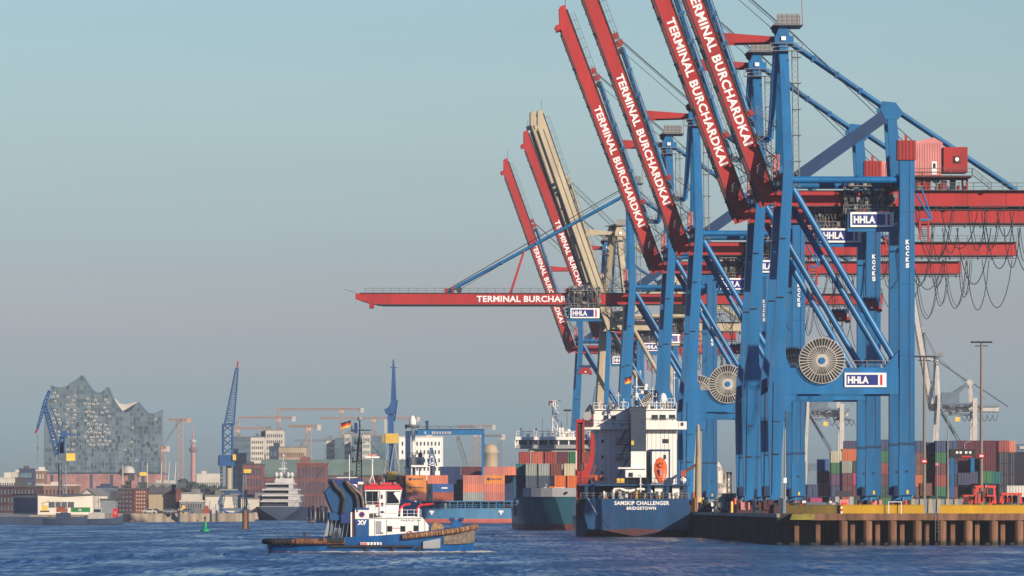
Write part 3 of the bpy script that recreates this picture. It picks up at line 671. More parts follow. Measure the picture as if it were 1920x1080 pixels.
g = fender(3.8, 13.0, .36, -.42, ['fender_brown', 'fender_tan'], '', .32); g.path([(12.9, -1.0, 3.1), (13.3, 0, 3.15), (12.9, 1.0, 3.1)], .4, 'fender_brown', 8); g.build('bow_fender', tg)
g = MB(); g.rings([[(9.0, -3.75, 1.0), (9.0, -3.95, 2.1)], [(10.8, -2.95, 1.0), (10.8, -3.3, 2.45)], [(12.3, -1.7, 1.1), (12.3, -2.15, 2.7)], [(13.1, -.3, 1.2), (13.2, -.5, 2.8)], [(13.1, .3, 1.2), (13.2, .5, 2.8)], [(12.3, 1.7, 1.1), (12.3, 2.15, 2.7)], [(10.8, 2.95, 1.0), (10.8, 3.3, 2.45)]], 'fender_grey', cap=False, closed=False, smooth=True); g.build('bow_pad', tg)
g = MB(); g.box(-5.2, 5.4, -5.0, -4.6, .68, .88, 'rubber')
for x in (-.3, 3.1, 6.2): g.beam((x, -4.85, .8), (x - .9, -4.75, 0), .25, .3, 'rubber')
g.build('rubbing_strake', tg)
g = MB(); g.box(-1.5, 1.2, -4.86, -4.8, .92, 1.25, 'white'); g.box(-1.5, -.6, -4.89, -4.86, .94, 1.22, 'crane_pink')
for k in range(4): g.box(-.3 + k * .4, -.18 + k * .4, -4.9, -4.86, .94, 1.22, 'navy')
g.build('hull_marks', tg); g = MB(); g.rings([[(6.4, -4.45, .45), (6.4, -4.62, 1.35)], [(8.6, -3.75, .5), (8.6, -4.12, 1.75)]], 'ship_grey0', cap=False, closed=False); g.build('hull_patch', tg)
# deckhouse
g = MB(); g.prism([(-.3, 1.3), (7.15, 1.3), (7.15, 3.4), (6.35, 4.35), (5.2, 4.5), (-.3, 4.3)], -3.3, 3.3, 'white'); dh = g.build('deckhouse', tg)
g0 = MB(); g0.box(-.3, .3, -.05, 0, -.32, .32, 'glass_dark'); g0.box(-.36, .36, -.03, .0, -.38, -.33, 'galv'); g0.box(-.36, .36, -.03, .0, .33, .38, 'galv')
w0 = g0.build('window', dh); w0.location = (2.3, -3.31, 2.92)
inst(w0, dh, (3.95, -3.31, 2.92)); inst(w0, dh, (5.6, -3.31, 2.98))
g = MB(); g.box(2.65, 3.6, -3.34, -3.31, 2.95, 3.06, 'crane_pink'); g.box(.9, .95, -3.36, -3.31, 2.3, 2.9, 'galv'); g.box(1.1, 1.5, -3.36, -3.31, 2.3, 2.5, 'steel'); g.build('trim', dh)
text('FAIRPLAY XV', 2.5, .24, 'navy', dh, (3.7, -3.33, 3.85), bold=.0, space=1.1)
g = MB(); g.path([(4.8 + .33 * math.cos(a), -3.42, 2.3 + .33 * math.sin(a)) for a in [k * math.pi / 8 for k in range(17)]], .07, 'orange', 5); g.build('lifebuoy', tg)
g = MB(); g.box(-2.0, -.32, -3.35, 3.3, 1.3, 4.15, 'tug_blue'); g.box(-2.05, -.3, -3.4, 3.3, 4.15, 5.3, 'white'); g.box(-2.1, -.3, -3.45, 3.3, 5.3, 5.55, 'tug_blue')
g.box(-2.35, -2.1, -3.3, -3.0, 1.3, 5.0, 'maroon'); g.box(-2.6, -2.42, -3.3, -3.1, 1.3, 5.0, 'white')
sp = g.build('side_casing', tg); text('XV', 1.15, .62, 'white_clean', sp, (-1.75, -3.37, 3.4), bold=.05)
g = MB(); g.lathe([(.36, -.03), (.36, 0)], 'red_bright', (-1.2, -3.42, 4.72), 16, 'y'); g.lathe([(.29, -.05), (.29, -.03)], 'navy', (-1.2, -3.42, 4.72), 16, 'y'); g.build('emblem', sp)
# wheelhouse
g = MB(); g.rings([[(-.55, -2.3, 4.3), (3.35, -2.3, 4.3), (3.35, 2.3, 4.3), (-.55, 2.3, 4.3)], [(-.7, -2.3, 5.9), (3.5, -2.4, 5.9), (3.5, 2.4, 5.9), (-.7, 2.3, 5.9)], [(-.8, -2.4, 7.85), (3.9, -2.6, 7.85), (3.9, 2.6, 7.85), (-.8, 2.4, 7.85)]], 'white'); wh = g.build('wheelhouse', tg)
def wq(x0, x1, z0, z1, sl=0, y=-2.42):
    g = MB(); g.rings([[(x0, y, z0), (x1, y, z0), (x1 + sl, y - .14, z1), (x0, y - .11, z1)], [(x0, y + .05, z0), (x1, y + .05, z0), (x1 + sl, y - .09, z1), (x0, y - .06, z1)]], 'glass_dark'); return g.build('window', wh)
wq(-.55, .85, 6.05, 7.55); wq(2.0, 3.45, 6.1, 7.55, .3); 
g = MB(); g.box(1.25, 1.45, -2.52, -2.4, 6.7, 7.2, 'black'); g.box(.75, 1.1, -2.55, -2.4, 5.75, 6.2, 'red_bright'); g.box(1.3, 1.55, -2.55, -2.4, 5.8, 6.2, 'black'); g.box(1.2, 1.6, -2.5, -2.35, 4.9, 5.15, 'navy'); g.box(-.3, .6, -3.0, -2.35, 4.35, 4.9, 'steel_dark'); g.box(.7, 1.3, -2.6, -2.35, 4.35, 4.6, 'steel'); g.build('equipment', wh)
g = MB(); g.rings([[(-.9, -2.6, 7.87), (4.05, -2.8, 7.87), (4.05, 2.8, 7.87), (-.9, 2.6, 7.87)], [(-.75, -2.4, 8.6), (3.1, -2.5, 8.75), (3.1, 2.5, 8.75), (-.75, 2.4, 8.6)]], 'red_bright'); g.rings([[(1.9, -2.62, 8.0), (3.6, -2.66, 8.0), (3.2, -2.4, 8.4), (2.3, -2.4, 8.5)], [(1.9, -2.1, 8.0), (3.6, -2.1, 8.0), (3.2, -2.1, 8.4), (2.3, -2.1, 8.5)]], 'darkg'if False else 'green'); g.build('roof', wh)
g = MB(); g.rail((-.6, -3.2, 4.35), (6.2, -3.2, 4.4), 'white_clean', .9, .8, .03); g.rail((-.6, -2.9, 5.5), (1.8, -2.9, 5.5), 'white_clean', .8, .8, .025); g.build('railing', tg)
# funnels
for sg, nm in ((-1, 'near'), (1, 'far')):
    g = MB(); y0, y1 = (-3.0, -.9) if sg < 0 else (.9, 3.0)
    pts = [(-4.8, 5.0), (-.85, 5.0), (-.85, 6.9), (-2.0, 8.3), (-3.4, 9.0), (-5.1, 9.1), (-5.1, 8.2), (-5.75, 7.5), (-5.4, 6.5)]
    g.prism(pts, y0, y1, 'funnel_blue'); g.prism([(-5.2, 8.5), (-2.1, 8.25), (-3.5, 9.1), (-5.2, 9.2)], y0 - .08, y1 + .08, 'navy'); fn = g.build('funnel', tg)
    for pp in ([(-5.0, 9.0), (-4.5, 8.1), (-3.75, 7.4), (-3.45, 6.7), (-3.7, 4.9)], [(-3.3, 8.9), (-2.8, 8.0), (-2.1, 7.3), (-1.85, 6.6), (-1.8, 5.0)]):
        g = MB(); g.path([(x, y0 - .12, z) for x, z in pp], .34, 'black', 6); g.build('exhaust_pipe', fn)
    g = MB(); g.path([(-3.0, y0 - .3, 8.8), (-2.2, y0 - .3, 8.0), (-1.35, y0 - .3, 7.25), (-1.1, y0 - .3, 6.6), (-.95, y0 - .3, 5.4)], .13, 'fender_tan', 6); g.build('pipe', fn)
g = MB(); g.box(-5.4, -2.1, -2.0, 2.0, 1.2, 5.0, 'casing_shade'); g.box(-5.2, -2.1, -2.9, -2.01, 4.0, 5.0, 'funnel_blue'); g.prism([(-5.4, 1.2), (-6.1, 1.2), (-5.2, 4.8)], -2.7, -2.5, 'ship_grey0')  # white casing in shade, the shade painted as blue grey
for k in range(6): g.beam((-5.3 + k * .52, -2.95, 1.3), (-4.9 + k * .52, -2.95, 4.0), .08, .08, 'steel')
g.box(-3.8, -2.5, -3.2, -2.7, 3.6, 4.9, 'navy'); g.box(-5.0, -4.0, -3.0, -2.7, 1.3, 2.4, 'steel_dark'); g.build('engine_casing', tg)
g = MB(); g.tube((-4.3, -2.2, 9.35), (-1.7, -2.2, 9.35), .05, 'white_clean', 5); g.tube((-2.7, -2.2, 9.0), (-2.7, -2.2, 12.2), .05, 'white_clean', 5); g.box(-3.3, -1.0, -1.0, 1.0, 8.5, 9.2, 'navy'); g.box(-2.4, -1.7, -1.3, -1, 8.0, 8.5, 'white'); g.box(-1.6, -.9, -1.3, -.4, 8.5, 8.8, 'white'); g.build('bridge_deck', tg)
g = MB()
for x0, x1 in ((-.62, .92), (1.93, 3.6)):
    g.box(x0, x1, -2.52, -2.38, 5.95, 6.04, 'galv'); g.box(x0, x1 + .12, -2.66, -2.5, 7.58, 7.66, 'galv'); g.tube((x0, -2.44, 6), (x0, -2.6, 7.6), .035, 'galv', 4); g.tube((x1, -2.44, 6), (x1 + .25, -2.62, 7.6), .035, 'galv', 4)
g.tube((.15, -2.5, 6), (.15, -2.6, 7.6), .03, 'galv', 4); g.box(1.05, 1.75, -2.45, -2.3, 4.35, 6.25, 'white_clean'); g.tube((1.05, -2.5, 4.4), (1.05, -2.5, 6.2), .02, 'steel', 4); g.tube((1.78, -2.5, 4.4), (1.78, -2.5, 6.2), .02, 'steel', 4); g.tube((-.6, -2.75, 8.5), (3.6, -2.75, 8.5), .03, 'galv', 4)
for x in (-.2, 1.2, 2.9): g.lathe([(.02, -.16), (.14, -.14), (.16, .06), (.02, .1)], 'galv', (x, -2.7, 8.65), 8, 'y')
g.build('window_trim', wh)
g = MB()
for x in (.4, 1.9, 5.9, 6.7): g.box(x, x + .04, -3.36, -3.3, 1.9, 4.1, 'ship_grey0')
g.box(-.28, 6.3, -3.38, -3.3, 4.22, 4.3, 'ship_grey0'); g.box(.55, 1.25, -3.34, -3.3, 2.25, 3.9, 'ship_grey0'); g.build('plate_seam', dh)
g = MB()
for x in (-12, -10.5, -9, -7.6): g.tube((x, -3.6, 1.0), (x, -3.6, 2.2), .02, 'steel', 4)
g.path([(-12, -3.6, 2.2), (-10.5, -3.6, 2.15), (-9, -3.6, 2.15), (-7.6, -3.6, 2.2)], .015, 'steel', 4); g.build('stern_rail', tg)
g = MB(); g.tube((-1.3, 0, 16), (3.3, -1.5, 8.6), .02, 'black', 3); g.tube((-1.3, 0, 16), (-12.5, 0, 2.4), .02, 'black', 3); g.tube((-1.3, 0, 15), (9, 0, 4.0), .02, 'black', 3); g.build('rigging', tg)
# mast
g = MB(); g.lattice((-1.45, 0, 8.6), (-1.3, 0, 14.2), .75, .45, 12, .055, 'black'); g.tube((-1.3, 0, 14.2), (-1.3, 0, 16.7), .09, 'black'); g.lathe([(.15, 0), (.3, .1), (.3, .35), (.1, .5)], 'galv', (-1.3, 0, 16.5), 8)
for z, a, b3 in ((15.3, -2.3, .1), (13.7, -1.9, -.6), (12.8, -2.2, -1), (11.4, -2.2, -1.2)):
    g.tube((a, 0, z), (b3, 0, z), .06, 'black', 4); g.tube((a, 0, z), (a, 0, z + .5), .08, 'black', 5); g.box(a - .1, a + .25, -.2, .2, z - .2, z, 'black')
g.box(-2.0, -1.6, -.15, .15, 14.9, 16.2, 'navy'); g.tube((-1.3, 0, 15.2), (-1.6, 0, 11.5), .1, 'black', 4); g.build('mast', tg)
g = MB(); g.tube((.7, .5, 8.4), (.3, .5, 9.7), .05, 'white'); g.tube((-.2, .5, 8.4), (.3, .5, 9.7), .05, 'white'); g.tube((.3, .5, 9.6), (.3, .5, 11.7), .09, 'white'); g.box(-.6, 1.2, .3, .7, 11.8, 12.0, 'white'); g.box(-.2, .8, .2, .8, 12.05, 12.25, 'crane_pink'); g.tube((2.1, 0, 8.4), (2.15, 0, 10.0), .12, 'black'); g.build('radar_mast', tg)
g = MB(); g.tube((-2.3, 0, 15.3), (-2.45, 0, 16.6), .03, 'steel')
for k, m_ in enumerate(('gold', 'red_bright', 'black')):
    g.rings([[(-2.45 - t * .3, .05 * math.sin(t * 2), 15.75 + k * .26 - t * .09) for t in range(5)], [(-2.45 - t * .3, .05 * math.sin(t * 2), 16.01 + k * .26 - t * .09) for t in range(5)]], m_, cap=False, closed=False)
g.build('flag', tg)
for x in (3.9, 6.0):
    g = MB(); g.tube((x, -1.2, 4.4), (x, -1.2, 5.5), .14, 'white_clean'); g.path([(x - .15, -1.2, 4.9), (x - .1, -1.2, 5.5), (x + .25, -1.2, 5.9), (x + (1.1 if x < 5 else 1.9), -1.2, 6.05)], .15, 'red_bright', 7); g.build('fire_monitor', tg)
g = MB(); g.lathe([(.85, -.9), (.85, -.75), (.6, -.7), (.6, .7), (.85, .75), (.85, .9)], 'fender_tan', (8.4, -.5, 2.85), 16, 'y'); g.box(7.3, 9.6, -1.8, .9, 1.8, 2.4, 'steel'); g.build('winch', tg)
g = MB(); g.box(10.2, 11.5, -1.2, 1.2, 2.4, 4.1, 'tug_blue'); g.box(10.0, 10.5, -1.4, 1.4, 3.9, 4.3, 'navy'); g.box(11.2, 11.7, -1.4, 1.4, 3.9, 4.3, 'navy'); g.build('towing_bitts', tg)
g = MB(); g.box(-6.0 - 2.4, -6.0 - 2.1, -.3, .3, 1.0, 2.4, 'black'); g.box(-11.6, -11.2, -.2, .2, 1, 2, 'steel_dark'); g.box(-4.6, -4.2, -4.4, -4.2, 1.2, 2.7, 'black'); g.build('bollard', tg)
def wake(name, label, cx, D, pts, seed=3):
    rr = random.Random(seed); g = MB()
    for x, y, s_ in pts:
        n_ = 7; g.add([(x + s_ * math.cos(a * 6.283 / n_) * rr.uniform(.7, 1.4), y + s_ * .5 * math.sin(a * 6.283 / n_), rr.uniform(.0, .05)) for a in range(n_)] + [(x, y, rr.uniform(.05, .05 + s_ * .22))], [(a, (a + 1) % n_, n_) for a in range(n_)], 'foam', True)
    o = g.build(name); o.location = (cx, D, 0); tag(o, label, None, kind='stuff')
mm('foam', (.62, .62, .60), .8, var=.1)
rr = random.Random(11)
wake('wake_foam', 'white wake foam along the tug hull', X(694, TD), TD, [(rr.uniform(-6, 14.5), -4.9 - rr.uniform(0, 2.2), rr.uniform(.15, .95)) for k in range(260)] + [(13 + rr.uniform(0, 2.2), -2 + rr.uniform(-1, 1), rr.uniform(.2, .95)) for k in range(80)] + [(rr.uniform(-14, -6), -5 - rr.uniform(0, 1), rr.uniform(.1, .3)) for k in range(26)])

# ---------------------------------------------------------------- stern of the ship at the berth
mm('ship_blue', (.004, .054, .145), .4, var=.2, streak=.25); mm('ship_boot', (.10, .022, .028), .6, var=.3); mm('ship_grey', (.36, .37, .37), .6, streak=.2)
SDm = 1170.0
sh = thing('cargo_ship', 'blue hulled cargo ship moored stern towards the viewer, white superstructure', 'cargo ship', (X(1189, SDm), SDm, 0), QYAW)
k_ = S(SDm)
def sx2(px): return (px - 1189) / k_
def sz(py): return (YH - py) / k_ + HC
g = MB()
top = sz(935)
ring = lambda y, hb, zt_, dz, kb: [(px_ + .6, py_, pz_) for px_, py_, pz_ in [(-hb * .96, y, zt_), (-hb, y, zt_ * .55), (-hb * .93, y, dz + (2.0 - dz) * .4), (-hb * kb, y, dz), (0, y, dz - .9 if dz > 0 else dz), (hb * kb, y, dz), (hb * .93, y, dz + (2.0 - dz) * .4), (hb, y, zt_ * .55), (hb * .96, y, zt_)]]
secs = [ring(0, 9.5, top, 1.0, .45), ring(4, 9.8, top, -.4, .8), ring(14, 9.9, top, -1.5, .95), ring(48, 9.9, top, -1.5, .95), ring(80, 6, top + 2, -1.5, .6), ring(96, .8, top + 4, -1.5, .5)]
g.rings(secs, 'ship_blue', cap=False, closed=False, smooth=False)
def cap_(r, m): g.add(r, [tuple(range(len(r)))], m)
cap_(secs[0], 'ship_blue'); g.rings([[s_[0], s_[-1]] for s_ in [[(x, y, z - .05) for x, y, z in q_] for q_ in secs]], 'steel', cap=False, closed=False)
g.build('hull', sh)
g = MB(); g.rings([[(x * 1.004, y - .03 if y == 0 else y, min(z, 1.35 - .02 * i)) for i, (x, y, z) in enumerate(s_)] for s_ in [q_[2:7] for q_ in secs[:4]]], 'ship_boot', cap=False, closed=False)
g.add([(-4.5, -.04, 1.0), (4.5, -.04, 1.0), (5.6, -.04, 1.25), (0, -.04, 1.45), (-5.6, -.04, 1.25), (0, -.04, .1)], [(0, 5, 1, 2, 3, 4)], 'ship_boot')
g.box(-.5, .5, 1, 3, -2, 1.2, 'ship_boot'); g.build('underwater_hull', sh)
g = MB(); g.tube((-8.3, -.03, 6.9), (-6.6, -.03, 3.9), .09, 'white', 4); g.tube((-8.9, 1.2, 3.95), (-6.6, -.03, 3.9), .04, 'ship_grey', 4); g.tube((-10.2, 2, 6.9), (-8.3, -.03, 6.9), .05, 'ship_grey', 4); g.tube((-6.6, -.03, 3.9), (-4.5, -.03, 1.6), .06, 'ship_blue', 4); g.build('draught_line', sh)
text('SAMSKIP CHALLENGER', sx2(1255) - sx2(1152), .72, 'white_clean', sh, (sx2(1152), -.06, sz(947)), bold=.03, space=1.1)
text('BRIDGETOWN', sx2(1230) - sx2(1175), .58, 'white_clean', sh, (sx2(1175), -.06, sz(956)), bold=.03, space=1.1)
# superstructure
yA = 11.0
g = MB(); g.box(sx2(1118), sx2(1275), yA, yA + 14, sz(930), sz(802), 'white'); su = g.build('superstructure', sh)
g = MB(); 
for px in (1125, 1140, 1150, 1220, 1228, 1236, 1244, 1252, 1260, 1268): g.box(sx2(px) - .03, sx2(px) + .03, yA - .04, yA, sz(900), sz(803), 'ship_grey')
g.box(sx2(1160), sx2(1184), yA - .6, yA - .02, sz(862), sz(861), 'steel'); g.box(sx2(1160), sx2(1184), yA - 1.4, yA - .02, sz(833), sz(832), 'steel')
for z in (832, 862, 805): g.rail((sx2(1160), yA - 1.3, sz(z)), (sx2(1184), yA - 1.3, sz(z)), 'steel_dark', 1.0, 1, .04)
for k in range(3): g.beam((sx2(1163), yA - .8, sz(862 - 0) + k * 2.9 - 2.9), (sx2(1181), yA - .8, sz(862) + k * 2.9), .5, .15, 'steel_dark')
g.build('trim', su)
g = MB(); g.box(sx2(1118), sx2(1275), yA + 1, yA + 12, sz(802) + .01, sz(767), 'white'); br = g.build('bridge_house', sh)
for a, b3, c_, d_ in ((1137, 1145, 777, 784), (1152, 1160, 777, 784), (1228, 1240, 776, 785), (1243, 1255, 776, 785), (1261, 1273, 776, 783)):
    g = MB(); g.box(sx2(a), sx2(b3), yA + .93, yA + .99, sz(d_), sz(c_), 'window_dark'); g.box(sx2(a) - .08, sx2(b3) + .08, yA + .9, yA + .98, sz(d_) - .12, sz(d_) - .02, 'ship_grey'); g.build('window', br)
for a, b3, c_, d_ in ((1132, 1137, 823, 830), (1132, 1137, 853, 860), (1248, 1260, 822, 830), (1131, 1136, 883, 889), (1250, 1255, 852, 860)):
    g = MB(); g.box(sx2(a), sx2(b3), yA - .06, yA - .005, sz(d_), sz(c_), 'window_dark'); g.build('window', su)
g = MB(); g.box(sx2(1097), sx2(1293), yA - 1.6, yA + 5, sz(804), sz(799), 'white'); g.box(sx2(1278), sx2(1293), yA - 1.6, yA + 4, sz(799), sz(789), 'white'); g.box(sx2(1282), sx2(1287), yA - 1.7, yA - 1.6, sz(797), sz(791), 'maroon'); g.box(sx2(1213), sx2(1277), yA - 1.6, yA - 1.5, sz(799), sz(788), 'white')
g.rail((sx2(1097), yA - 1.5, sz(799)), (sx2(1184), yA - 1.5, sz(799)), 'ship_grey', 1.1, 1.2, .05); g.rail((sx2(1213), yA - 1.7, sz(788)), (sx2(1277), yA - 1.7, sz(788)), 'steel', .5, .9, .05)
g.box(sx2(1130), sx2(1170), yA - 1.5, yA - 1.4, sz(799), sz(789), 'white'); g.build('bridge_wing', sh)
g = MB(); g.box(sx2(1118), sx2(1275), yA + .6, yA + 12.4, sz(767), sz(765), 'white'); g.rail((sx2(1118), yA + .8, sz(765)), (sx2(1184), yA + .8, sz(765)), 'white', 1.1, 1, .05); g.rail((sx2(1213), yA + .8, sz(765)), (sx2(1275), yA + .8, sz(765)), 'white', 1.1, .9, .06)
g.rail((sx2(1258), yA + .7, sz(757)), (sx2(1272), yA + .7, sz(757)), 'white', 1.1, .6, .05)
rr = random.Random(4)
for k in range(34):
    a = rr.choice((rr.uniform(1120, 1182), rr.uniform(1214, 1272))); s_ = rr.uniform(.15, .6); g.box(sx2(a), sx2(a) + s_, yA + 1.2, yA + 2, sz(765), sz(765) + rr.uniform(.3, 1.5), rr.choice(('white', 'white', 'ship_grey', 'steel_dark', 'steel')))
g.build('monkey_deck', sh)
g = MB(); g.box(sx2(1184.5), sx2(1213), 2.0, yA - .01, sz(846), sz(764), 'navy_paint' if 'navy_paint' in M else 'funnel_grey') if False else None
mm('funnel_navy', (.035, .06, .10), .5, var=.15)
g.box(sx2(1184.5), sx2(1213), 3.0, yA + 1, sz(846), sz(764), 'funnel_navy'); g.box(sx2(1184), sx2(1213.5), 2.9, yA + .9, sz(764), sz(762), 'steel_dark'); g.box(sx2(1184.5), sx2(1213), 2.6, yA - .1, sz(880), sz(846) - .01, 'white')
g.box(sx2(1160), sx2(1213), 2.2, 5, sz(879), sz(876), 'white'); g.box(sx2(1174), sx2(1213), 2.6, yA - .2, sz(895), sz(880), 'white'); g.box(sx2(1180), sx2(1188), 2.5, 2.6, sz(894), sz(886), 'window_dark'); g.box(sx2(1185), sx2(1190), 2.8, 3, sz(834), sz(826), 'yellow_cab')
for z in range(770, 846, 8): g.box(sx2(1184.5), sx2(1213), 2.96, 3.0, sz(z) - .03, sz(z) + .03, 'steel_dark')
g.build('funnel', sh)
g = MB()
g.tube((sx2(1196.5), 6, sz(762)), (sx2(1196.5), 6, sz(706)), .13, 'white'); g.tube((sx2(1196), 6, sz(735)), (sx2(1196), 6, sz(705)), .08, 'red_bright')
for z, a, b3 in ((724, 1188, 1218), (730, 1197, 1217), (737, 1190, 1210), (743, 1186, 1200)): g.tube((sx2(a), 6, sz(z)), (sx2(b3), 6, sz(z)), .07, 'white', 4); g.box(sx2(b3) - .5, sx2(b3), 5.9, 6.2, sz(z), sz(z) + .5, 'white'); g.box(sx2(a), sx2(a) + .3, 5.9, 6.2, sz(z) - .3, sz(z) + .3, 'steel_dark')
g.tube((sx2(1210), 6, sz(762)), (sx2(1198), 6, sz(740)), .08, 'white', 4); g.lathe([(.3, 0), (.35, .6), (.3, 1.0)], 'black', (sx2(1197), 5, sz(760)), 8); g.build('signal_mast', sh)
for px, t_ in ((1231, 722), (1238, 735), (1166, 733), (1131, 747), (1176, 745), (1272, 700), (1226, 745)):
    g = MB(); g.tube((sx2(px), yA + 3, sz(765)), (sx2(px), yA + 3, sz(t_)), .07, 'white', 4); g.tube((sx2(px) - .5, yA + 3, sz(t_ + 6)), (sx2(px) + .5, yA + 3, sz(t_ + 6)), .05, 'white', 4); g.build('aerial', sh)
g = MB(); g.lattice((sx2(1122), yA + 5, sz(765)), (sx2(1124), yA + 5, sz(722)), 1.0, .2, 8, .06, 'far_blue'); g.build('lattice_aerial', sh)
g = MB(); g.lathe([(.1, -.2), (.45, 0), (.62, .5), (.66, 1.0), (.55, 1.6), (.3, 1.95), (.02, 2.05)], 'white_clean', (sx2(1250.5), yA + 2, sz(756)), 14); g.tube((sx2(1250.5), yA + 2, sz(766)), (sx2(1250.5), yA + 2, sz(756)), .15, 'white'); g.build('radome', sh)
g = MB(); fx, fz = sx2(1187), sz(716)
for k, m_ in enumerate(('gold', 'red_bright', 'black')): g.rings([[(fx - t * .4, 6 + .1 * math.sin(t * 2), fz + k * .4 - t * .12) for t in range(4)], [(fx - t * .4, 6 + .1 * math.sin(t * 2), fz + k * .4 + .4 - t * .12) for t in range(4)]], m_, cap=False, closed=False)
g.tube((fx, 6, fz - .5), (fx, 6, fz + 1.3), .03, 'steel'); g.tube((fx, 6, fz + 1.25), (sx2(1196), 6, fz + 1.25), .03, 'steel'); g.build('flag', sh)
# lifeboat and davit
g = MB(); g.box(sx2(1222), sx2(1225.5), 5.5, 11, sz(905), sz(842), 'crane_blue_dark'); g.box(sx2(1258), sx2(1260), 6.3, 7.0, sz(905), sz(842), 'crane_blue_dark'); g.box(sx2(1222), sx2(1260), 5.5, 6.2, sz(846), sz(842), 'crane_blue_dark'); g.box(sx2(1222), sx2(1260), 5.5, 6.6, sz(907), sz(904.5), 'crane_blue_dark'); g.build('davit', sh)
mm('lifeboat_orange', (.72, .13, .03), .4, var=.12)
g = MB(); c0 = Vector((sx2(1242), 4.2, sz(882))); rs = []
for t, r_ in ((-1, .05), (-.85, .55), (-.5, 1.0), (0, 1.2), (.45, 1.15), (.8, .8), (.97, .35), (1, .05)):
    ctr = c0 + Vector((-.1, 1.0 * t, 2.3 * t)); rs.append([ctr + Vector((math.cos(a) * r_, math.sin(a) * r_ * .9 * .5, math.sin(a) * r_ * .35)) for a in [i * math.pi / 6 for i in range(12)]])
g.rings(rs, 'lifeboat_orange', smooth=True); lb = g.build('lifeboat', sh)
g = MB(); g.lathe([(.35, -.3), (.55, 0), (.4, .35)], 'lifeboat_orange', (c0.x - .1, c0.y - .1, c0.z + .9), 10, 'y'); g.box(c0.x - .5, c0.x + .3, c0.y - .3, c0.y - .1, c0.z + 1.1, c0.z + 1.35, 'black'); g.box(c0.x - .3, c0.x + .1, c0.y - 1.0, c0.y - .5, c0.z - .9, c0.z + .3, 'crane_pink'); g.build('conning_hatch', lb)
g = MB(); g.path([(sx2(1283), 8, sz(925)), (sx2(1284), 8, sz(895)), (sx2(1290), 8, sz(885)), (sx2(1309), 8, sz(871))], .22, 'orange_dull', 6) if 'orange_dull' in M else None
mm('orange_dull', (.30, .07, .03), .6); g.tube((sx2(1285), 8, sz(925)), (sx2(1285), 8, sz(890)), .35, 'orange_dull', 8); g.tube((sx2(1284), 8, sz(888)), (sx2(1309), 7, sz(871)), .24, 'orange_dull', 6); g.box(sx2(1281), sx2(1291), 7.4, 8.4, sz(893), sz(882), 'orange_dull'); g.lathe([(.1, -.6), (.6, -.3), (.6, .3), (.1, .6)], 'white', (sx2(1284.5), 7, sz(900)), 10); g.build('deck_crane', sh)
g = MB(); g.tube((sx2(1108), 8, sz(925)), (sx2(1108), 8, sz(893)), .3, 'steel_dark'); g.box(sx2(1106), sx2(1124), 7, 8, sz(898), sz(890), 'orange_dull'); g.tube((sx2(1112), 7.5, sz(893)), (sx2(1119), 7, sz(872)), .2, 'orange_dull'); g.lathe([(.1, -.5), (.5, -.2), (.5, .2), (.1, .5)], 'lifeboat_orange', (sx2(1119), 6.8, sz(898)), 10, 'y'); g.lathe([(.1, -.5), (.5, -.2), (.5, .2), (.1, .5)], 'lifeboat_orange', (sx2(1130), 6.8, sz(896)), 10, 'y'); g.build('raft_crane', sh)
g = MB(); g.box(sx2(1158), sx2(1172), 3, 4.5, sz(906), sz(896), 'yellow_cab'); g.build('locker', sh)
# mooring deck under an upper deck
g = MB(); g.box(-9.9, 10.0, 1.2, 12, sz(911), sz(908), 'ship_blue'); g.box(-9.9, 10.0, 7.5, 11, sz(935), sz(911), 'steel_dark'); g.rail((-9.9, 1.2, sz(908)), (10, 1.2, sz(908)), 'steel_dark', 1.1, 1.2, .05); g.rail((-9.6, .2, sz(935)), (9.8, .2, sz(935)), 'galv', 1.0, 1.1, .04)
for a, b3, c_, d_ in ((1229, 1248, 912, 934), (1262, 1277, 912, 934)): g.box(sx2(a), sx2(b3), 2.2, 4, sz(d_), sz(c_), 'white')
for px in (1100, 1112, 1218, 1253, 1285): g.box(sx2(px) - .3, sx2(px) + .3, 1.4, 2, sz(935), sz(911), 'ship_blue')
g.path([(sx2(1150), 2.2, sz(928)), (sx2(1152), 2.2, sz(917)), (sx2(1162), 2.2, sz(915)), (sx2(1178), 2.2, sz(922)), (sx2(1200), 2.2, sz(916)), (sx2(1222), 2.2, sz(920)), (sx2(1224), 2.2, sz(933))], .28, 'white', 7); g.box(sx2(1152), sx2(1222), 2.4, 3.4, sz(921), sz(913), 'ship_grey')
for k in range(60):
    a = rr.uniform(1120, 1285); s_ = rr.uniform(.15, .6); y = rr.uniform(.4, 2.0); g.box(sx2(a), sx2(a) + s_, y, y + .3, sz(935), sz(935) + rr.uniform(.25, 1.4), rr.choice(('white', 'steel_dark', 'maroon', 'orange_dull', 'ship_grey', 'ship_blue', 'black', 'yellow')))
g.build('mooring_deck', sh)
g = MB(); g.tube((sx2(1201.5), 1.0, sz(930)), (sx2(1201.5), 1.0, sz(888)), .13, 'white'); g.lathe([(.5, -.08), (.5, .08)], 'white', (sx2(1201.5), 1.0, sz(891)), 10); g.lathe([(.4, -.05), (.4, .05)], 'white', (sx2(1201.5), 1.0, sz(908)), 10); g.build('stern_light_mast', sh)
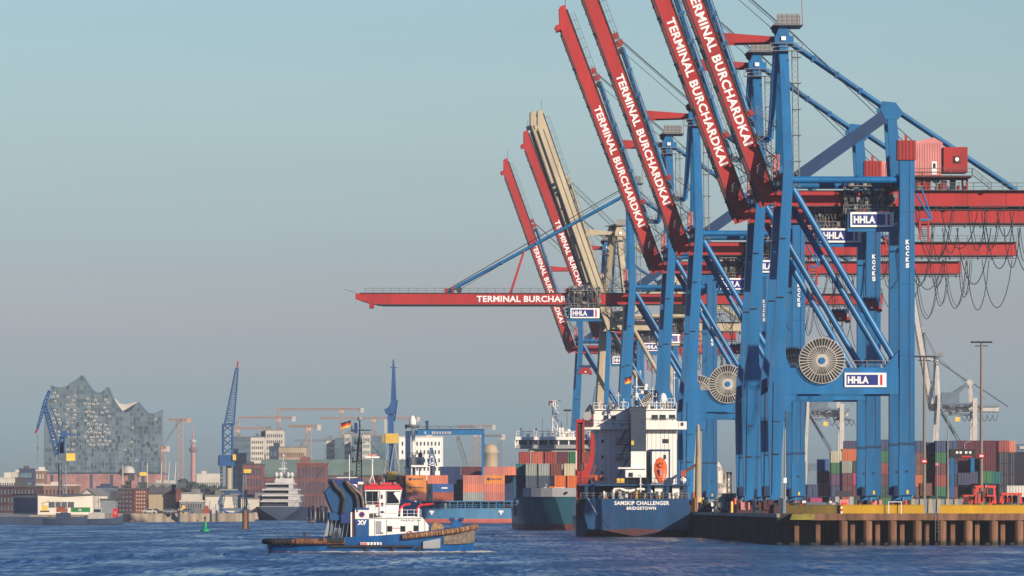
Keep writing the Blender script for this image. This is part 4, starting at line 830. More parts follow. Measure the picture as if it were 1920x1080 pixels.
# folded red ramp frame on the port quarter
g = MB(); g.prism([(sx2(1081), sz(936)), (sx2(1100), sz(936)), (sx2(1101), sz(915)), (sx2(1107), sz(890)), (sx2(1115), sz(862)), (sx2(1117), sz(835)), (sx2(1115), sz(812)), (sx2(1109), sz(812)), (sx2(1108), sz(850)), (sx2(1099), sz(878)), (sx2(1090), sz(885)), (sx2(1083), sz(884))], 3, 3.6, 'crane_red')
g.box(sx2(1081), sx2(1084), 2.8, 3.8, sz(884), sz(788), 'crane_red'); g.box(sx2(1084), sx2(1097), 3.4, 3.8, sz(884), sz(790), 'maroon'); g.box(sx2(1094), sx2(1097), 2.9, 3.3, sz(868), sz(788), 'crane_red'); g.box(sx2(1081), sx2(1099), 2.8, 3.2, sz(972), sz(936.5), 'black'); g.box(sx2(1080.5), sx2(1082), 2.5, 2.7, sz(880), sz(845), 'white'); g.tube((sx2(1092.5), 2.6, sz(965)), (sx2(1092.5), 2.6, sz(795)), .06, 'fender_tan', 4)
g.box(sx2(1081), sx2(1098), 3, 6, sz(792), sz(786), 'crane_red'); g.build('ramp_frame', sh)
g = MB(); g.rings([[(sx2(1082), y, -1), (sx2(1098), y, -1), (sx2(1099), y, sz(968)), (sx2(1081), y, sz(972))] for y in (3.9, 9)], 'ship_blue'); g.build('sponson', sh)
g = MB(); g.box(sx2(1095), sx2(1116), 9, 13, sz(798), sz(785), 'maroon'); g.path([(sx2(1097), 9, sz(790)), (sx2(1104), 9, sz(770)), (sx2(1112), 9, sz(758)), (sx2(1116), 9, sz(775))], .35, 'steel_dark', 6); g.lathe([(.8, -.5), (.8, .5)], 'ship_grey', (sx2(1104), 9, sz(779)), 12, 'y'); g.box(sx2(1103), sx2(1116), 8.8, 9.2, sz(784), sz(777), 'crane_red'); g.build('cargo_winch', sh)

# ---------------------------------------------------------------- teal feeder ship, bow on
FD = 1440.0; kf = S(FD)
def fx_(px): return (px - 1062) / kf
def fz_(py): return (YH - py) / kf + HC
mm('teal_hull', (.008, .085, .12), .4, var=.2, streak=.22)
fs = thing('feeder_ship', 'dark teal container feeder ship, bow on, beside the blue stern', 'container ship', (X(1062, FD), FD, 0), 0.6)
g = MB(); t1 = fz_(917)
g.hull([(0, .1, 3.0, t1), (1.2, 1.6, 5.4, t1), (3, 3.6, 7.6, t1 - .3), (6, 6.2, 9.4, t1 - .9), (10, 8.4, 10.3, t1 - 1.7), (12, 9.0, 10.5, 5.8), (34, 10.6, 10.9, 5.4), (128, 10.6, 10.9, 5.2), (134, 7, 9.5, 5.2)], 'teal_hull', 'ship_boot', axis='y', boot=1.4, drop=.6, inner=.5); g.build('hull', fs)
g = MB(); g.rings([[(s_ * x, y - .06, z) for z in (t1 - 1.7, t1 + .25)] for s_, x, y in ((-1, 9.55, 6), (-1, 7.75, 3), (-1, 5.55, 1.2), (-1, 3.1, -.1), (1, 3.1, -.1), (1, 5.55, 1.2), (1, 7.75, 3), (1, 9.55, 6))], 'ship_grey', cap=False, closed=False)
for px in (1050, 1062): g.lathe([(.3, -.6), (.3, -.1)], 'black', (fx_(px), -.1 if px > 1055 else 1.5, t1 - .8), 8, 'y')
g.build('bulwark', fs)
g = MB(); g.lathe([(.7, -.5), (.7, .2)], 'black', (fx_(1056), 1.2, 5.0), 10, 'y'); g.build('anchor', fs)
for k in range(5): 
    g = MB(); y = 24 + k * 2.5; g.box(-11.1, -10.75, y, y + .5, 3.0, fz_(880), 'darkframe') if 'darkframe' in M else g.box(-11.3, -10.95, y, y + .5, 3.0, fz_(893), 'teal_hull'); g.build('stanchion', fs)
g = MB(); yb = 105
kb_ = S(FD + yb)
def bx_(px): return (px - 960) * (FD + yb) / F - X(1062, FD) + 1.1
def bz_(py): return (YH - py) / kb_ + HC
g.box(bx_(992), bx_(1130), yb, yb + 12, 4, bz_(842), 'ship_grey'); g.box(bx_(968), bx_(1130), yb - 1, yb + 10, bz_(841), bz_(834), 'ship_grey'); g.prism([(bx_(966), bz_(841)), (bx_(964), bz_(823)), (bx_(970), bz_(834))], yb - 1, yb + 4, 'white'); g.box(bx_(970), bx_(1128), yb - .6, yb + 9, bz_(834), bz_(825), 'window_dark'); g.box(bx_(966), bx_(1130), yb - 1.2, yb + 10, bz_(825), bz_(819), 'white')
for k in range(9): g.box(bx_(970) + k * 2.4, bx_(970) + k * 2.4 + .3, yb - .75, yb - .6, bz_(834), bz_(825), 'white')
g.rail((bx_(968), yb - 1, bz_(819)), (bx_(1130), yb - 1, bz_(819)), 'white', 1.3, 1.5, .07)
for k in range(18): a = rr.uniform(970, 1075); g.box(bx_(a), bx_(a) + rr.uniform(.2, .9), yb, yb + 1, bz_(819), bz_(819) + rr.uniform(.5, 2.2), 'white')
g.build('bridge', fs)
g = MB(); g.lattice((bx_(1041), yb + 3, bz_(819)), (bx_(1039), yb + 3, bz_(752)), 1.4, .5, 10, .12, 'white'); g.tube((bx_(1030), yb + 3, bz_(752)), (bx_(1052), yb + 3, bz_(750)), .12, 'white', 4); g.tube((bx_(1030), yb + 3, bz_(760)), (bx_(1030), yb + 3, bz_(751)), .1, 'maroon', 4); g.box(bx_(1031), bx_(1036), yb + 2.9, yb + 3.1, bz_(755), bz_(751), 'crane_red')
for z in (762, 775, 790): g.tube((bx_(1034), yb + 3, bz_(z)), (bx_(1047), yb + 3, bz_(z)), .1, 'white', 4); g.box(bx_(1045), bx_(1048), yb + 2.5, yb + 3.5, bz_(z), bz_(z - 3), 'white')
for px, t_ in ((1006, 802), (1018, 785), (1028, 803), (1053, 790), (1064, 770)): g.tube((bx_(px), yb + 3, bz_(819)), (bx_(px), yb + 3, bz_(t_)), .11, 'galv', 4)
g.tube((bx_(1057), yb + 3, bz_(769)), (bx_(1072), yb + 3, bz_(769)), .2, 'steel_dark', 4); g.build('mast', fs)
g = MB(); g.box(fx_(992), fx_(1000), 19, 22, fz_(945), fz_(919), 'orange_dull'); g.box(fx_(1020), fx_(1060), 4, 9, t1, fz_(914), 'white'); g.box(fx_(1030), fx_(1040), 3, 5, fz_(917), fz_(912), 'orange'); g.tube((fx_(1024), 3, t1), (fx_(1024), 3, fz_(907)), .06, 'white', 4); g.build('foredeck_gear', fs)
CG = 'containers on the teal feeder ship'
def ftier(y, lst):
    for i, (px, py0, col, ttl) in enumerate(lst):
        D = FD + y; o = container('end40', col, (X(px, D), D, Z(py0, D)), ttl, CG, 0.6, ch=2.75)
F1 = [('red', 975, 'first'), ('brick', 999, 'second'), ('red', 1023, 'third'), ('maroon', 1046, 'fourth'), ('green', 1069, 'fifth'), ('brown', 1092, 'sixth')]
ftier(46, [(px - 1, 869.5, c, f'{WORD.get(c, c)} container, {o_} from the left in the top tier on the teal ship') for c, px, o_ in F1])
F2 = [('greygreen', 986, 'first'), ('grey', 1010, 'second'), ('brown', 1033, 'third'), ('cream', 1058, 'fourth'), ('brick', 1082, 'fifth')]
ftier(36, [(px, 892, c, f'{WORD.get(c, c)} container, {o_} from the left in the second tier on the teal ship') for c, px, o_ in F2])
F3 = [('slate', 986, 'first'), ('slate', 1010, 'second'), ('deeporange', 1040, 'third'), ('deeporange', 1064, 'fourth')]
ftier(30, [(px, 914.5, c, f'{WORD.get(c, c)} container, {o_} from the left in the lowest tier on the teal ship') for c, px, o_ in F3])
F4 = [('teal', 966, 892, 'teal container at the outer left edge, second tier of the teal ship'), ('navy', 966, 914, 'navy container at the outer left edge, low tier of the teal ship'), ('navy', 966, 937, 'navy container at the outer left edge, lowest of all on the teal ship'), ('slate', 989, 937, 'slate grey container behind the teal ship forecastle, lowest tier')]
ftier(40, [(px + 3, py, c, t) for c, px, py, t in F4])

# ---------------------------------------------------------------- blue container ship, broadside
BD_ = 1948.0; kb2 = S(BD_)
def gx(px): return (px - 860) / kb2
def gz(py): return (YH - py) / kb2 + HC
mm('bs_blue', (.03, .17, .33), .5, var=.12, streak=.1); mm('bs_red', (.45, .11, .085), .6, var=.12)
bs = thing('container_ship', 'light blue container ship with red waterline, broadside behind the tug', 'container ship', (X(860, BD_), BD_, 0), 0)
g = MB(); zt2 = gz(953)
g.hull([(gx(688), .2, 3, zt2 + 3.4), (gx(705), 6, 9, zt2 + 3.2), (gx(735), 10, 11, zt2 + 3), (gx(760), 11, 11.2, zt2), (gx(972), 11, 11.2, zt2), (gx(973), 10.6, 11, zt2)], 'bs_blue', 'bs_red', boot=gz(972.5), drop=.3, deck='steel'); g.prism([(gx(735), zt2), (gx(794), zt2), (gx(787), gz(943)), (gx(750), gz(932)), (gx(735), gz(931))], -11.4, -10.9, 'bs_blue'); g.build('hull', bs)
g = MB(); x = gx(785)
while x < gx(972):
    g.box(x, x + .35, -11.1, -10.6, zt2, gz(940.5), 'bs_blue'); 
    if rr.random() < .8: g.box(x + .8, x + rr.uniform(1.2, 2.6), -10.3, -10, zt2, zt2 + rr.uniform(.8, 1.8), rr.choice(('steel_dark', 'navy', 'ship_grey', 'maroon', 'crane_blue')))
    x += 2.3
g.box(gx(785), gx(971), -11.2, -3, gz(941), gz(939.2), 'bs_blue'); g.rail((gx(785), -11.1, zt2), (gx(972), -11.1, zt2), 'bs_blue', 1.1, 2, .08); g.box(gx(790), gx(971), -9.4, 10, zt2, gz(941.2), 'steel_dark'); g.build('lashing_deck', bs)
for px in (806, 935):
    g = MB(); g.box(gx(px), gx(px + 9), -11.3, -11.22, gz(961), gz(957), 'white_clean'); g.box(gx(px + 3), gx(px + 6), -11.3, -11.22, gz(965), gz(961), 'white_clean'); g.build('hull_mark', bs)
BG = 'containers on the blue container ship'
BL = [(761, 939, 'short', 'pinkbrown', None, 'pinkish brown container in the lowest tier behind the tug wheelhouse'),
 (761, 923, 'short', 'orange', 'hl', 'orange container with dark lettering, middle one of three behind the tug wheelhouse'),
 (761, 907, 'short', 'orange', 'hl', 'orange container with dark lettering on top of another orange one behind the tug'),
 (801.5, 907, 'short', 'salmon', None, 'salmon container in the third tier, right of the lettered orange one'),
 (840.5, 907, 'end', 'navy', None, 'narrow navy container between the salmon and brick red ones, third tier'),
 (812, 939, 'short', 'brick', None, 'brick red container in the lowest tier under the blue one'),
 (812, 923, 'short', 'blue', 'bar', 'blue container with a white mark above a brick red one on the ship'),
 (868.5, 939, 'short', 'grey', None, 'grey container in the lowest tier, only grey one on the blue ship'),
 (868.5, 923, 'short', 'salmon', None, 'salmon container directly on the grey one'),
 (868.5, 907, 'short', 'pinkbrown', None, 'pinkish brown container left of the lettered orange one, third tier'),
 (908, 939, 'short', 'pinkbrown', None, 'pinkish brown container right of the grey one, lowest tier'),
 (908, 923, 'short', 'salmon', None, 'salmon container directly under the rightmost lettered orange one'),
 (908, 907, 'short', 'orange', 'hl', 'orange lettered container at the right end of the blue ship'),
 (907, 891, 'short', 'pinkbrown', None, 'pinkish brown container on the top tier at the right end of the ship'),
 (929 + 15, 891, 'short', 'salmon', None, 'salmon container topmost and rightmost on the blue ship'),
 (722, 907, 'short', 'maroon', None, 'dark maroon container left of the upper lettered orange one'),
 (700, 907, 'end', 'salmon', None, 'salmon container seen above the red tug roof, left one'),
 (727, 900, 'end', 'yellow', None, 'yellow container seen above the tug roof beside the salmon one'),
 (722, 923, 'short', 'maroon', None, 'dark maroon container behind the tug wheelhouse, second tier'),
 (722, 939, 'short', 'navy', None, 'navy container behind the tug wheelhouse, lowest tier')]
for px, py, kd, col, lg, tt in BL:
    container(kd, col, (X(px, BD_ - 11), BD_ - 11 + (1.2 if px in (722,) else 0), Z(py, BD_ - 11) + .01), tt, BG, 0, lg, ch=2.53)
k = 0
for r_, (py, xs) in enumerate(((891, (825, 864.5)), (907, (836, 946)), (923, (840, 946)), (939, (840, 946)))):
    for px in xs:
        k += 1; col = ('navy', 'maroon', 'navy', 'navy', 'slate', 'navy', 'navy', 'navy')[k - 1]
        container('short', col, (X(px, BD_ - 6), BD_ - 6, Z(py, BD_ - 6) + .01), f"{WORD.get(col, col)} container standing further inboard in the {('top', 'third', 'second', 'lowest')[r_]} tier, {'left' if px < 868.2 else 'right'} one on the ship", BG, 0, None, ch=2.55)
# ---------------------------------------------------------------- container yard
CC['navy_shaded'] = (.014, .015, .035); WORD['navy_shaded'] = 'shade painted navy'  # navy with the shade over the stacks put into the paint
YG = 'containers stacked in the yard'
def yard(px, row_bottom, kind, col, label, D=1480, logo=None, ch=2.6, doors=True, yaw=0):
    container(kind, col, (X(px, D), D, Z(row_bottom, D)), label, YG, yaw, logo, ch, doors)
def ystack(px, D, kind, cols, desc, top=None, ch=2.6, doors=True):
    # a stack given from the ground up; every container says its tier
    n_ = len(cols); z = ZD
    for i, (col, extra) in enumerate(cols):
        tier = 'bottom' if i == 0 else ('topmost' if i == n_ - 1 else ORD[i + 1] + ' up')
        if n_ == 1: tier = 'single'
        container(kind, col, (X(px, D), D, z + .01), f"{WORD.get(col, col)} container, {tier} {desc}", YG, 0, extra, ch, doors)
        z += ch + .03
N = None
ystack(1513, 1420, 'end', [('navy', N), ('navy', N)], 'in the low stack between the blue legs', ch=2.7)
ystack(1519, 1330, 'end', [('magenta', N)], 'box standing low before the brown stack', ch=2.5)
ystack(1534, 1500, 'end', [('brown', N), ('brick', N), ('maroon', N), ('blue', N)], 'in the leftmost stack, crowned by a blue box', ch=2.85)
ystack(1555, 1505, 'end', [('darkgreen', N), ('maroon', N), ('purple', N)], 'in the low purple topped stack', ch=2.85)
ystack(1558, 1490, 'end', [('navy_shaded', N), ('navy', N), ('purple', N), ('green', N), ('cream', N)], 'in the stack crowned by a cream box', ch=2.62)
ystack(1579, 1510, 'end', [('brick', N), ('maroon', N), ('maroon', N), ('greygreen', N), ('deeporange', N)], 'in the left stack crowned by orange', ch=2.75)
ystack(1598, 1510, 'end', [('darkgreen', N), ('maroon', N), ('magenta', N), ('darkgreen', N), ('deeporange', N)], 'in the right stack crowned by orange', ch=2.75)
ystack(1582, 1640, 'short', [('navy', N), ('maroon', N), ('brown', N), ('navy_shaded', N), ('lilac', N), ('lilac', N)], 'in the tall stack behind the orange boxes', ch=2.8)
ystack(1650, 1480, 'end', [('green', N), ('darkgreen', N), ('maroon', N), ('red', N), ('green', N), ('navy', N)], 'in the stack seen between the two lettered legs', ch=2.6)
ystack(1668, 1484, 'end', [('brown', N), ('brown', N), ('maroon', N), ('maroon', N), ('darkgreen', N)], 'in the stack left of the rightmost lettered leg', ch=2.6)
ystack(1716, 1500, 'end', [('navy_shaded', N), ('brown', N), ('deeporange', N), ('brown', N), ('brown', N), ('navy', N)], 'in the stack right beside the rightmost blue leg', ch=2.58)
ystack(1725, 1395, 'short', [('darkgreen', N)], 'box under the ribbed brown one by the pole foot', ch=2.9)
container('end', 'brown', (X(1726, 1394), 1394, ZD + 2.95), 'ribbed brown container on the dark green one below the left pole sign', YG, 0, None, 2.7, True)
ystack(1738, 1505, 'end', [('navy_shaded', N), ('brown', N), ('maroon', N), ('green', N), ('navy', N)], 'in the stack behind the left tall light pole', ch=3.05)
ystack(1754, 1500, 'end', [('navy_shaded', N), ('green', N), ('red', N), ('maroon', N), ('green', N), ('navy', N)], 'in the stack with two separate green boxes', ch=2.58)
ystack(1776, 1500, 'end', [('navy_shaded', N), ('maroon', N), ('navy_shaded', N), ('navy', N), ('navy_shaded', N), ('navy', N)], 'in the stack right of the thin white pole', ch=2.58)
ystack(1780, 1392, 'short', [('maroon', N)], 'box low behind the white thin pole', ch=2.6)
ystack(1800, 1380, 'short', [('green', N)], 'box low behind the red carriers', ch=2.7)
ystack(1792, 1515, 'long', [('navy_shaded', N), ('navy_shaded', N), ('navy_shaded', N), ('maroon', N), ('maroon', N), ('maroon', 'ring')], 'in the long maroon stack with a faded ring mark', ch=2.62)
ystack(1894, 1512, 'long', [('navy_shaded', N), ('navy_shaded', N), ('navy_shaded', N), ('navy_shaded', N), ('navy_shaded', N)], 'in the dark stack at the right frame edge', ch=2.62)
ystack(1872, 1500, 'end', [('navy_shaded', N), ('navy_shaded', N), ('navy_shaded', N), ('navy_shaded', N), ('navy_shaded', N), ('red', N)], 'in the dark stack crowned by a bright red box', ch=2.58)
ystack(1884, 1501, 'end', [('navy_shaded', N), ('navy_shaded', N), ('navy_shaded', N), ('navy_shaded', N), ('navy_shaded', N), ('salmon', N)], 'in the dark stack crowned by a salmon box', ch=2.58)
container('end', 'green', (X(1838, 1300), 1300, ZD + 5.4), 'ribbed green container raised on the brown one at the red carrier', YG, 0, None, 2.4, True)
container('end', 'brown', (X(1824, 1302), 1302, ZD + 2.7), 'ribbed brown container under the green one, lifted by the red carrier', YG, 0, None, 2.6, True)
container('short', 'lilac', (X(1797, 1398), 1398, ZD + 5.3), 'blue grey container over the green low one, under the dark gantry', YG, 0, None, 2.6, True)
container('short', 'teal', (X(1825, 1410), 1410, ZD + 5.6), 'teal container behind the ribbed green one', YG, 0, None, 2.6, True)
container('short', 'white', (X(1888, 1340), 1340, ZD + 2.7), 'pale weathered container at the right edge above the red carriers', YG, 0, None, 2.3, True)
container('short', 'navy', (X(1884, 1342), 1342, ZD + .01), 'navy container under the pale weathered one at the right edge', YG, 0, None, 2.6, True)
# gantry carrier between the stacks
t = thing('straddle_carrier', 'blue legged straddle carrier with a dark top and white marks among the stacks', 'straddle carrier', (X(1804, 1440), 1440, ZD))
g = MB(); g.box(-2.6, 2.8, -.4, 6, 11.4, 13.3, 'black'); g.build('top_frame', t)
for x in (-2.6, 1.9):
    g = MB(); g.box(x, x + .8, -.3, .6, .9, 11.4, 'crane_blue'); g.build('leg', t)
g = MB()
for x in (-1.4, -.6, .6, 1.5): g.box(x, x + .5, -.5, -.4, 12.3, 12.8, 'white_clean')
g.box(-.2, 2.2, -.52, -.4, 11.5, 11.8, 'red_bright'); g.build('marking', t)
g = MB()
for x in (-2.2, 2.3):
    for y in (0, 3, 5): g.lathe([(.6, -.25), (.6, .25)], 'rubber', (x, y, .6), 12, 'x')
g.build('wheel', t)
# red carriers at the right
def carrier(px, D, label, wdt=3.9, hgt=5.2, cab=True):
    t = thing('straddle_carrier', label, 'straddle carrier', (X(px, D), D, ZD), 0, 'red carriers at the stacks')
    for x in (-wdt / 2, wdt / 2):
        for y in (0, 4.5):
            g = MB(); g.beam((x * 1.15, y, .8), (x * .92, y, hgt), .5, .5, 'carrier_red'); g.build('leg', t)
    g = MB(); g.box(-wdt / 2 - .3, wdt / 2 + .3, -.3, .4, hgt, hgt + .45, 'carrier_red'); g.box(-wdt / 2 - .3, wdt / 2 + .3, 4.2, 4.9, hgt, hgt + .45, 'carrier_red'); g.box(-wdt / 2 - .2, -wdt / 2 + .3, .4, 4.2, hgt, hgt + .4, 'carrier_red'); g.box(wdt / 2 - .3, wdt / 2 + .2, .4, 4.2, hgt, hgt + .4, 'carrier_red')
    g.box(-wdt / 2, wdt / 2, -.2, .3, 1.6, 2.6, 'carrier_red'); g.build('frame', t)
    g = MB()
    for k in range(14): x = rr.uniform(-1.6, 1.2); g.box(x, x + rr.uniform(.2, .7), -.4, -.2, rr.uniform(.6, 2.8), rr.uniform(2.9, hgt), rr.choice(('steel_dark', 'carrier_red', 'black', 'steel', 'maroon')))
    g.build('machinery', t)
    if cab:
        g = MB(); g.box(.2, 1.6, -.9, .3, 2.7, 4.6, 'carrier_red'); g.box(.35, 1.45, -.93, -.9, 3.0, 4.4, 'window_dark'); g.box(-.1, .2, -.6, 0, 3.4, 4.9, 'ship_grey'); g.build('cab', t)
    w_ = None
    for x in (-wdt / 2 * 1.15, wdt / 2 * 1.15):
        for y in (0, 2.2, 4.5):
            if w_ is None:
                g = MB(); g.lathe([(.45, -.3), (.7, -.25), (.7, .25), (.45, .3)], 'rubber', n=14, axis='x'); w_ = g.build('wheel', t); w_.location = (x, y, .7)
            else: inst(w_, t, (x, y, .7))
    return t
mm('carrier_red', (.68, .06, .03), .45, var=.08)
carrier(1848, 1270, 'red straddle carrier with a cab lifting the ribbed brown and green boxes', 3.4, 4.4)
carrier(1822, 1285, 'low red carrier frame just left of the one with a cab', 2.6, 2.6, False)
carrier(1897, 1275, 'red carrier at the far right edge in front of a pale box', 3.4, 3.0, False)
# light masts, poles
def lmast(px, D, ytop, label, sgn_y=None, r=.36):
    t = thing('light_mast', label, 'light mast', (X(px, D), D, ZD), 0, 'tall floodlight masts'); zt_ = Z(ytop, D) - ZD
    g = MB(); g.tube((0, 0, 0), (0, 0, zt_), r * 1.25, 'mast_brown', 10, r2=r * .7); g.build('pole', t)
    g = MB()
    g.tube((-2.1, 0, zt_), (2.1, 0, zt_), .12, 'steel_dark', 5); g.tube((-1.3, 0, zt_ - .7), (1.3, 0, zt_ - .7), .1, 'steel_dark', 5)
    for k in range(8): g.box(-2.1 + k * .56, -1.75 + k * .56, -.4, .4, zt_ + .05, zt_ + .25, 'steel_dark')
    for k in range(4): g.tube((-1.5 + k, -.6, zt_ + .1), (-1.5 + k, .6, zt_ + .1), .1, 'steel_dark', 5)
    g.build('lamp_head', t)
    if sgn_y:
        z = Z(sgn_y, D) - ZD; g = MB(); g.box(-.5, .5, -.62, -.52, z - .4, z + .4, 'red_bright'); g.box(-.33, .33, -.65, -.62, z - .14, z + .14, 'white_clean'); g.build('sign_plate', t)
    return t
mm('mast_brown', (.20, .165, .13), .6, var=.15)
lmast(1840, 1290, 642, 'tall brown floodlight mast standing free at the right with a red sign', 855, .32)
lmast(1733, 1310, 669, 'tall brown floodlight mast close to the rightmost blue leg', 865, .32)
g = MB(); g.tube((0, 0, 0), (0, 0, Z(775, 1100) - ZD), .16, 'galv', 8, r2=.07); one(g, 'flag_pole', 'thin white pole between the stacks and the two brown masts', 'pole', (X(1777, 1100), 1100, ZD))
g = MB(); g.tube((0, 0, 0), (0, 0, Z(868, 1050) - ZD), .10, 'steel', 8); g.box(-.25, .25, -.1, .1, Z(873, 1050) - ZD, Z(868, 1050) - ZD, 'salmon_l' if 'salmon_l' in M else 'crane_pink'); one(g, 'lamp_post', 'short grey lamp post at the gap in the yellow barrier', 'lamp post', (X(1757, 1050), 1050, ZD))
g = MB(); g.tube((0, 0, 0), (0, 0, Z(768, 1010) - ZD), .16, 'galv', 8, r2=.08); g.lathe([(.15, 0), (.28, .3), (.28, 1.2), (.1, 1.6)], 'white', (0, 0, Z(790, 1010) - ZD), 8); g.box(-.25, .25, -.2, .2, 4.6, 5.4, 'white_clean'); one(g, 'lamp_post', 'pale lamp post with white fittings left of the wide blue leg', 'lamp post', (X(1472, 1010), 1010, ZD))
# concrete blocks behind the barrier gap
blk = None
for k in range(6):
    px = 1712 + k * 16.2; D = 985
    if blk is None:
        g = MB(); g.prism([(-.32, -1.0), (.32, -1.0), (.26, 1.15), (-.26, 1.15)], 0, .8, 'block_cream'if 'block_cream' in M else 'cream'); g.box(.3, .98, .2, .7, -1.0, 1.1, 'slate_m' if 'slate_m' in M else 'far_grey'); blk = one(g, 'concrete_block', '', 'block', (X(px, D), D, ZD + 1.0), 0, 'cream and grey blocks behind the barrier gap')
        blk['label'] = 'one of the cream and grey blocks in the row behind the barrier gap'
    else:
        c_ = blk.copy(); COL.objects.link(c_); c_.location = (X(px, D), D, ZD + 1.0)
# quay side clutter: booth, bollards, bins, generators
g = MB(); g.box(0, 3.1, 0, 2.4, 0, 3.0, 'ship_grey'); g.box(.1, 3.0, -.05, 0, .3, 1.6, 'far_blue'); g.box(-.1, 3.2, -.15, 2.5, 3.0, 3.12, 'galv'); g.box(1.2, 2.0, -.07, 0, 1.7, 2.5, 'window_dark')
one(g, 'booth', 'grey site booth on the quay beside the dark lattice post', 'booth', (X(1345, 1080), 1080, ZD))
g = MB(); g.lattice((0, 0, 0), (0, 0, 6.3), .7, .6, 7, .09, 'black'); g.box(-.5, .5, -.5, .5, 6.2, 6.6, 'black'); one(g, 'lattice_post', 'dark lattice post on the quay right of the grey booth', 'post', (X(1367, 1075), 1075, ZD))
mm('hazy_tank', (.55, .5, .42), .5)
def post(px, D, h, m, label, nm='bollard_post', r=.22):
    g = MB(); g.lathe([(r * 1.3, 0), (r, .15), (r, h - .2), (r * .6, h)], m, n=10); return one(g, nm, label, 'post', (X(px, D), D, ZD))
post(1378, 1010, 2.3, 'carrier_red', 'bright orange red post on the quay beside the first dark bogies', r=.25)
post(1372, 1040, 1.8, 'yellow_cab', 'yellow post on the quay left of the orange red one')
post(1413, 1004, 1.9, 'galv', 'grey steel post between the two dark bogie sets')
post(1300, 1150, 3.4, 'orange_dull', 'dull orange post at the quay edge beside the ship stern', r=.35)
post(1308, 1130, 2.6, 'crane_pink', 'pink weathered post at the quay edge beside the ship stern')
post(1469, 970, 2.2, 'far_blue', 'grey blue post at the quay corner left of the barrier', r=.3)
g = MB(); g.lathe([(.95, 0), (.95, 2.4)], 'yellow_cab', n=10); g.lathe([(.62, 2.4), (.5, 8), (.28, 15.2)], 'cream', n=10); one(g, 'signal_mast', 'tall tapering cream mast with a yellow foot right of the ship stern', 'mast', (X(1309, 1150), 1150, ZD))
def mooring_gear(px, D, label, seed, cols):
    q_ = random.Random(seed); g = MB()
    g.box(-1.2, 1.2, 0, 1.6, 0, .5, cols[0])
    for k in range(14):
        x = q_.uniform(-1.2, .9); s_ = q_.uniform(.2, .6); y = q_.uniform(-.2, 1.2); g.box(x, x + s_, y, y + s_, .5, .6 + q_.uniform(.2, 1.5), q_.choice(cols))
    g.lathe([(.5, -.3), (.5, .3)], q_.choice(cols), (q_.uniform(-.6, .6), .3, 1.2), 10, 'y'); g.tube((-.9, .2, .4), (-.4, .2, 2.4), .07, 'galv', 5)
    return one(g, 'winch_unit', label, 'machine', (X(px, D), D, ZD))
mooring_gear(1352, 1030, 'heap of dark machinery at the quay edge before the grey booth', 1, ['steel_dark', 'black', 'galv', 'far_blue'])
mooring_gear(1322, 1080, 'dark machine on the quay between ship stern and booth', 2, ['steel_dark', 'mortar_dark', 'galv'])
mooring_gear(1334, 1140, 'machine with pale parts on the quay left of the booth', 3, ['white', 'steel_dark', 'ship_grey', 'maroon'])
mooring_gear(1397, 985, 'maroon and pink machine by the second nearest waterside leg', 4, ['maroon', 'maroon', 'crane_pink', 'black'])
mooring_gear(1443, 972, 'maroon machine with a pink part by the nearest waterside leg', 5, ['maroon', 'maroon', 'crane_pink', 'steel_dark'])
mooring_gear(1498, 1000, 'machine with red and white parts behind the barrier start', 6, ['red_bright', 'white', 'steel_dark', 'green'])
mooring_gear(1562, 1010, 'machine with pale parts behind the striped post', 7, ['white', 'ship_grey', 'steel_dark'])
mooring_gear(1640, 985, 'red and dark machine behind the yellow beam, left of the ladder hoop', 8, ['carrier_red', 'crane_pink', 'steel_dark'])
mooring_gear(1700, 985, 'red machine at the foot of the rightmost lettered leg', 9, ['carrier_red', 'maroon', 'steel_dark'])
g = MB(); g.box(-1.8, 1.8, 0, 4, .6, 1.0, 'steel_dark'); g.box(-1.6, -.9, -.3, 1.2, .5, 2.6, 'ship_grey'); g.box(.9, 1.6, -.3, 1.2, .5, 2.6, 'ship_grey'); g.box(-.8, .8, -.2, 1.2, .9, 2.1, 'crane_pink'); g.box(-.5, .5, -.25, -.2, 1.1, 1.6, 'carrier_red'); g.box(-1.4, 1.4, .2, 1.6, 2.6, 3.6, 'steel_dark')
for x in (-1.2, 1.2): g.lathe([(.5, -.2), (.5, .2)], 'rubber', (x, .5, .5), 12, 'x')
one(g, 'forklift', 'grey machine with a red panel behind the yellow beam, front view', 'forklift', (X(1583, 1150), 1150, ZD))
g = MB(); g.box(-5, 5, 0, 2.4, .8, 1.6, 'far_blue'); g.box(-5.2, -3.6, -.1, 2.4, .5, 2.9, 'steel_dark')
for x in (-4.4, 1.5, 3.2): g.lathe([(.5, -.1), (.5, .3)], 'rubber', (x, 0, .5), 12, 'y')
one(g, 'truck', 'low blue grey trailer truck parked behind the yellow beam', 'truck', (X(1548, 1200), 1200, ZD))
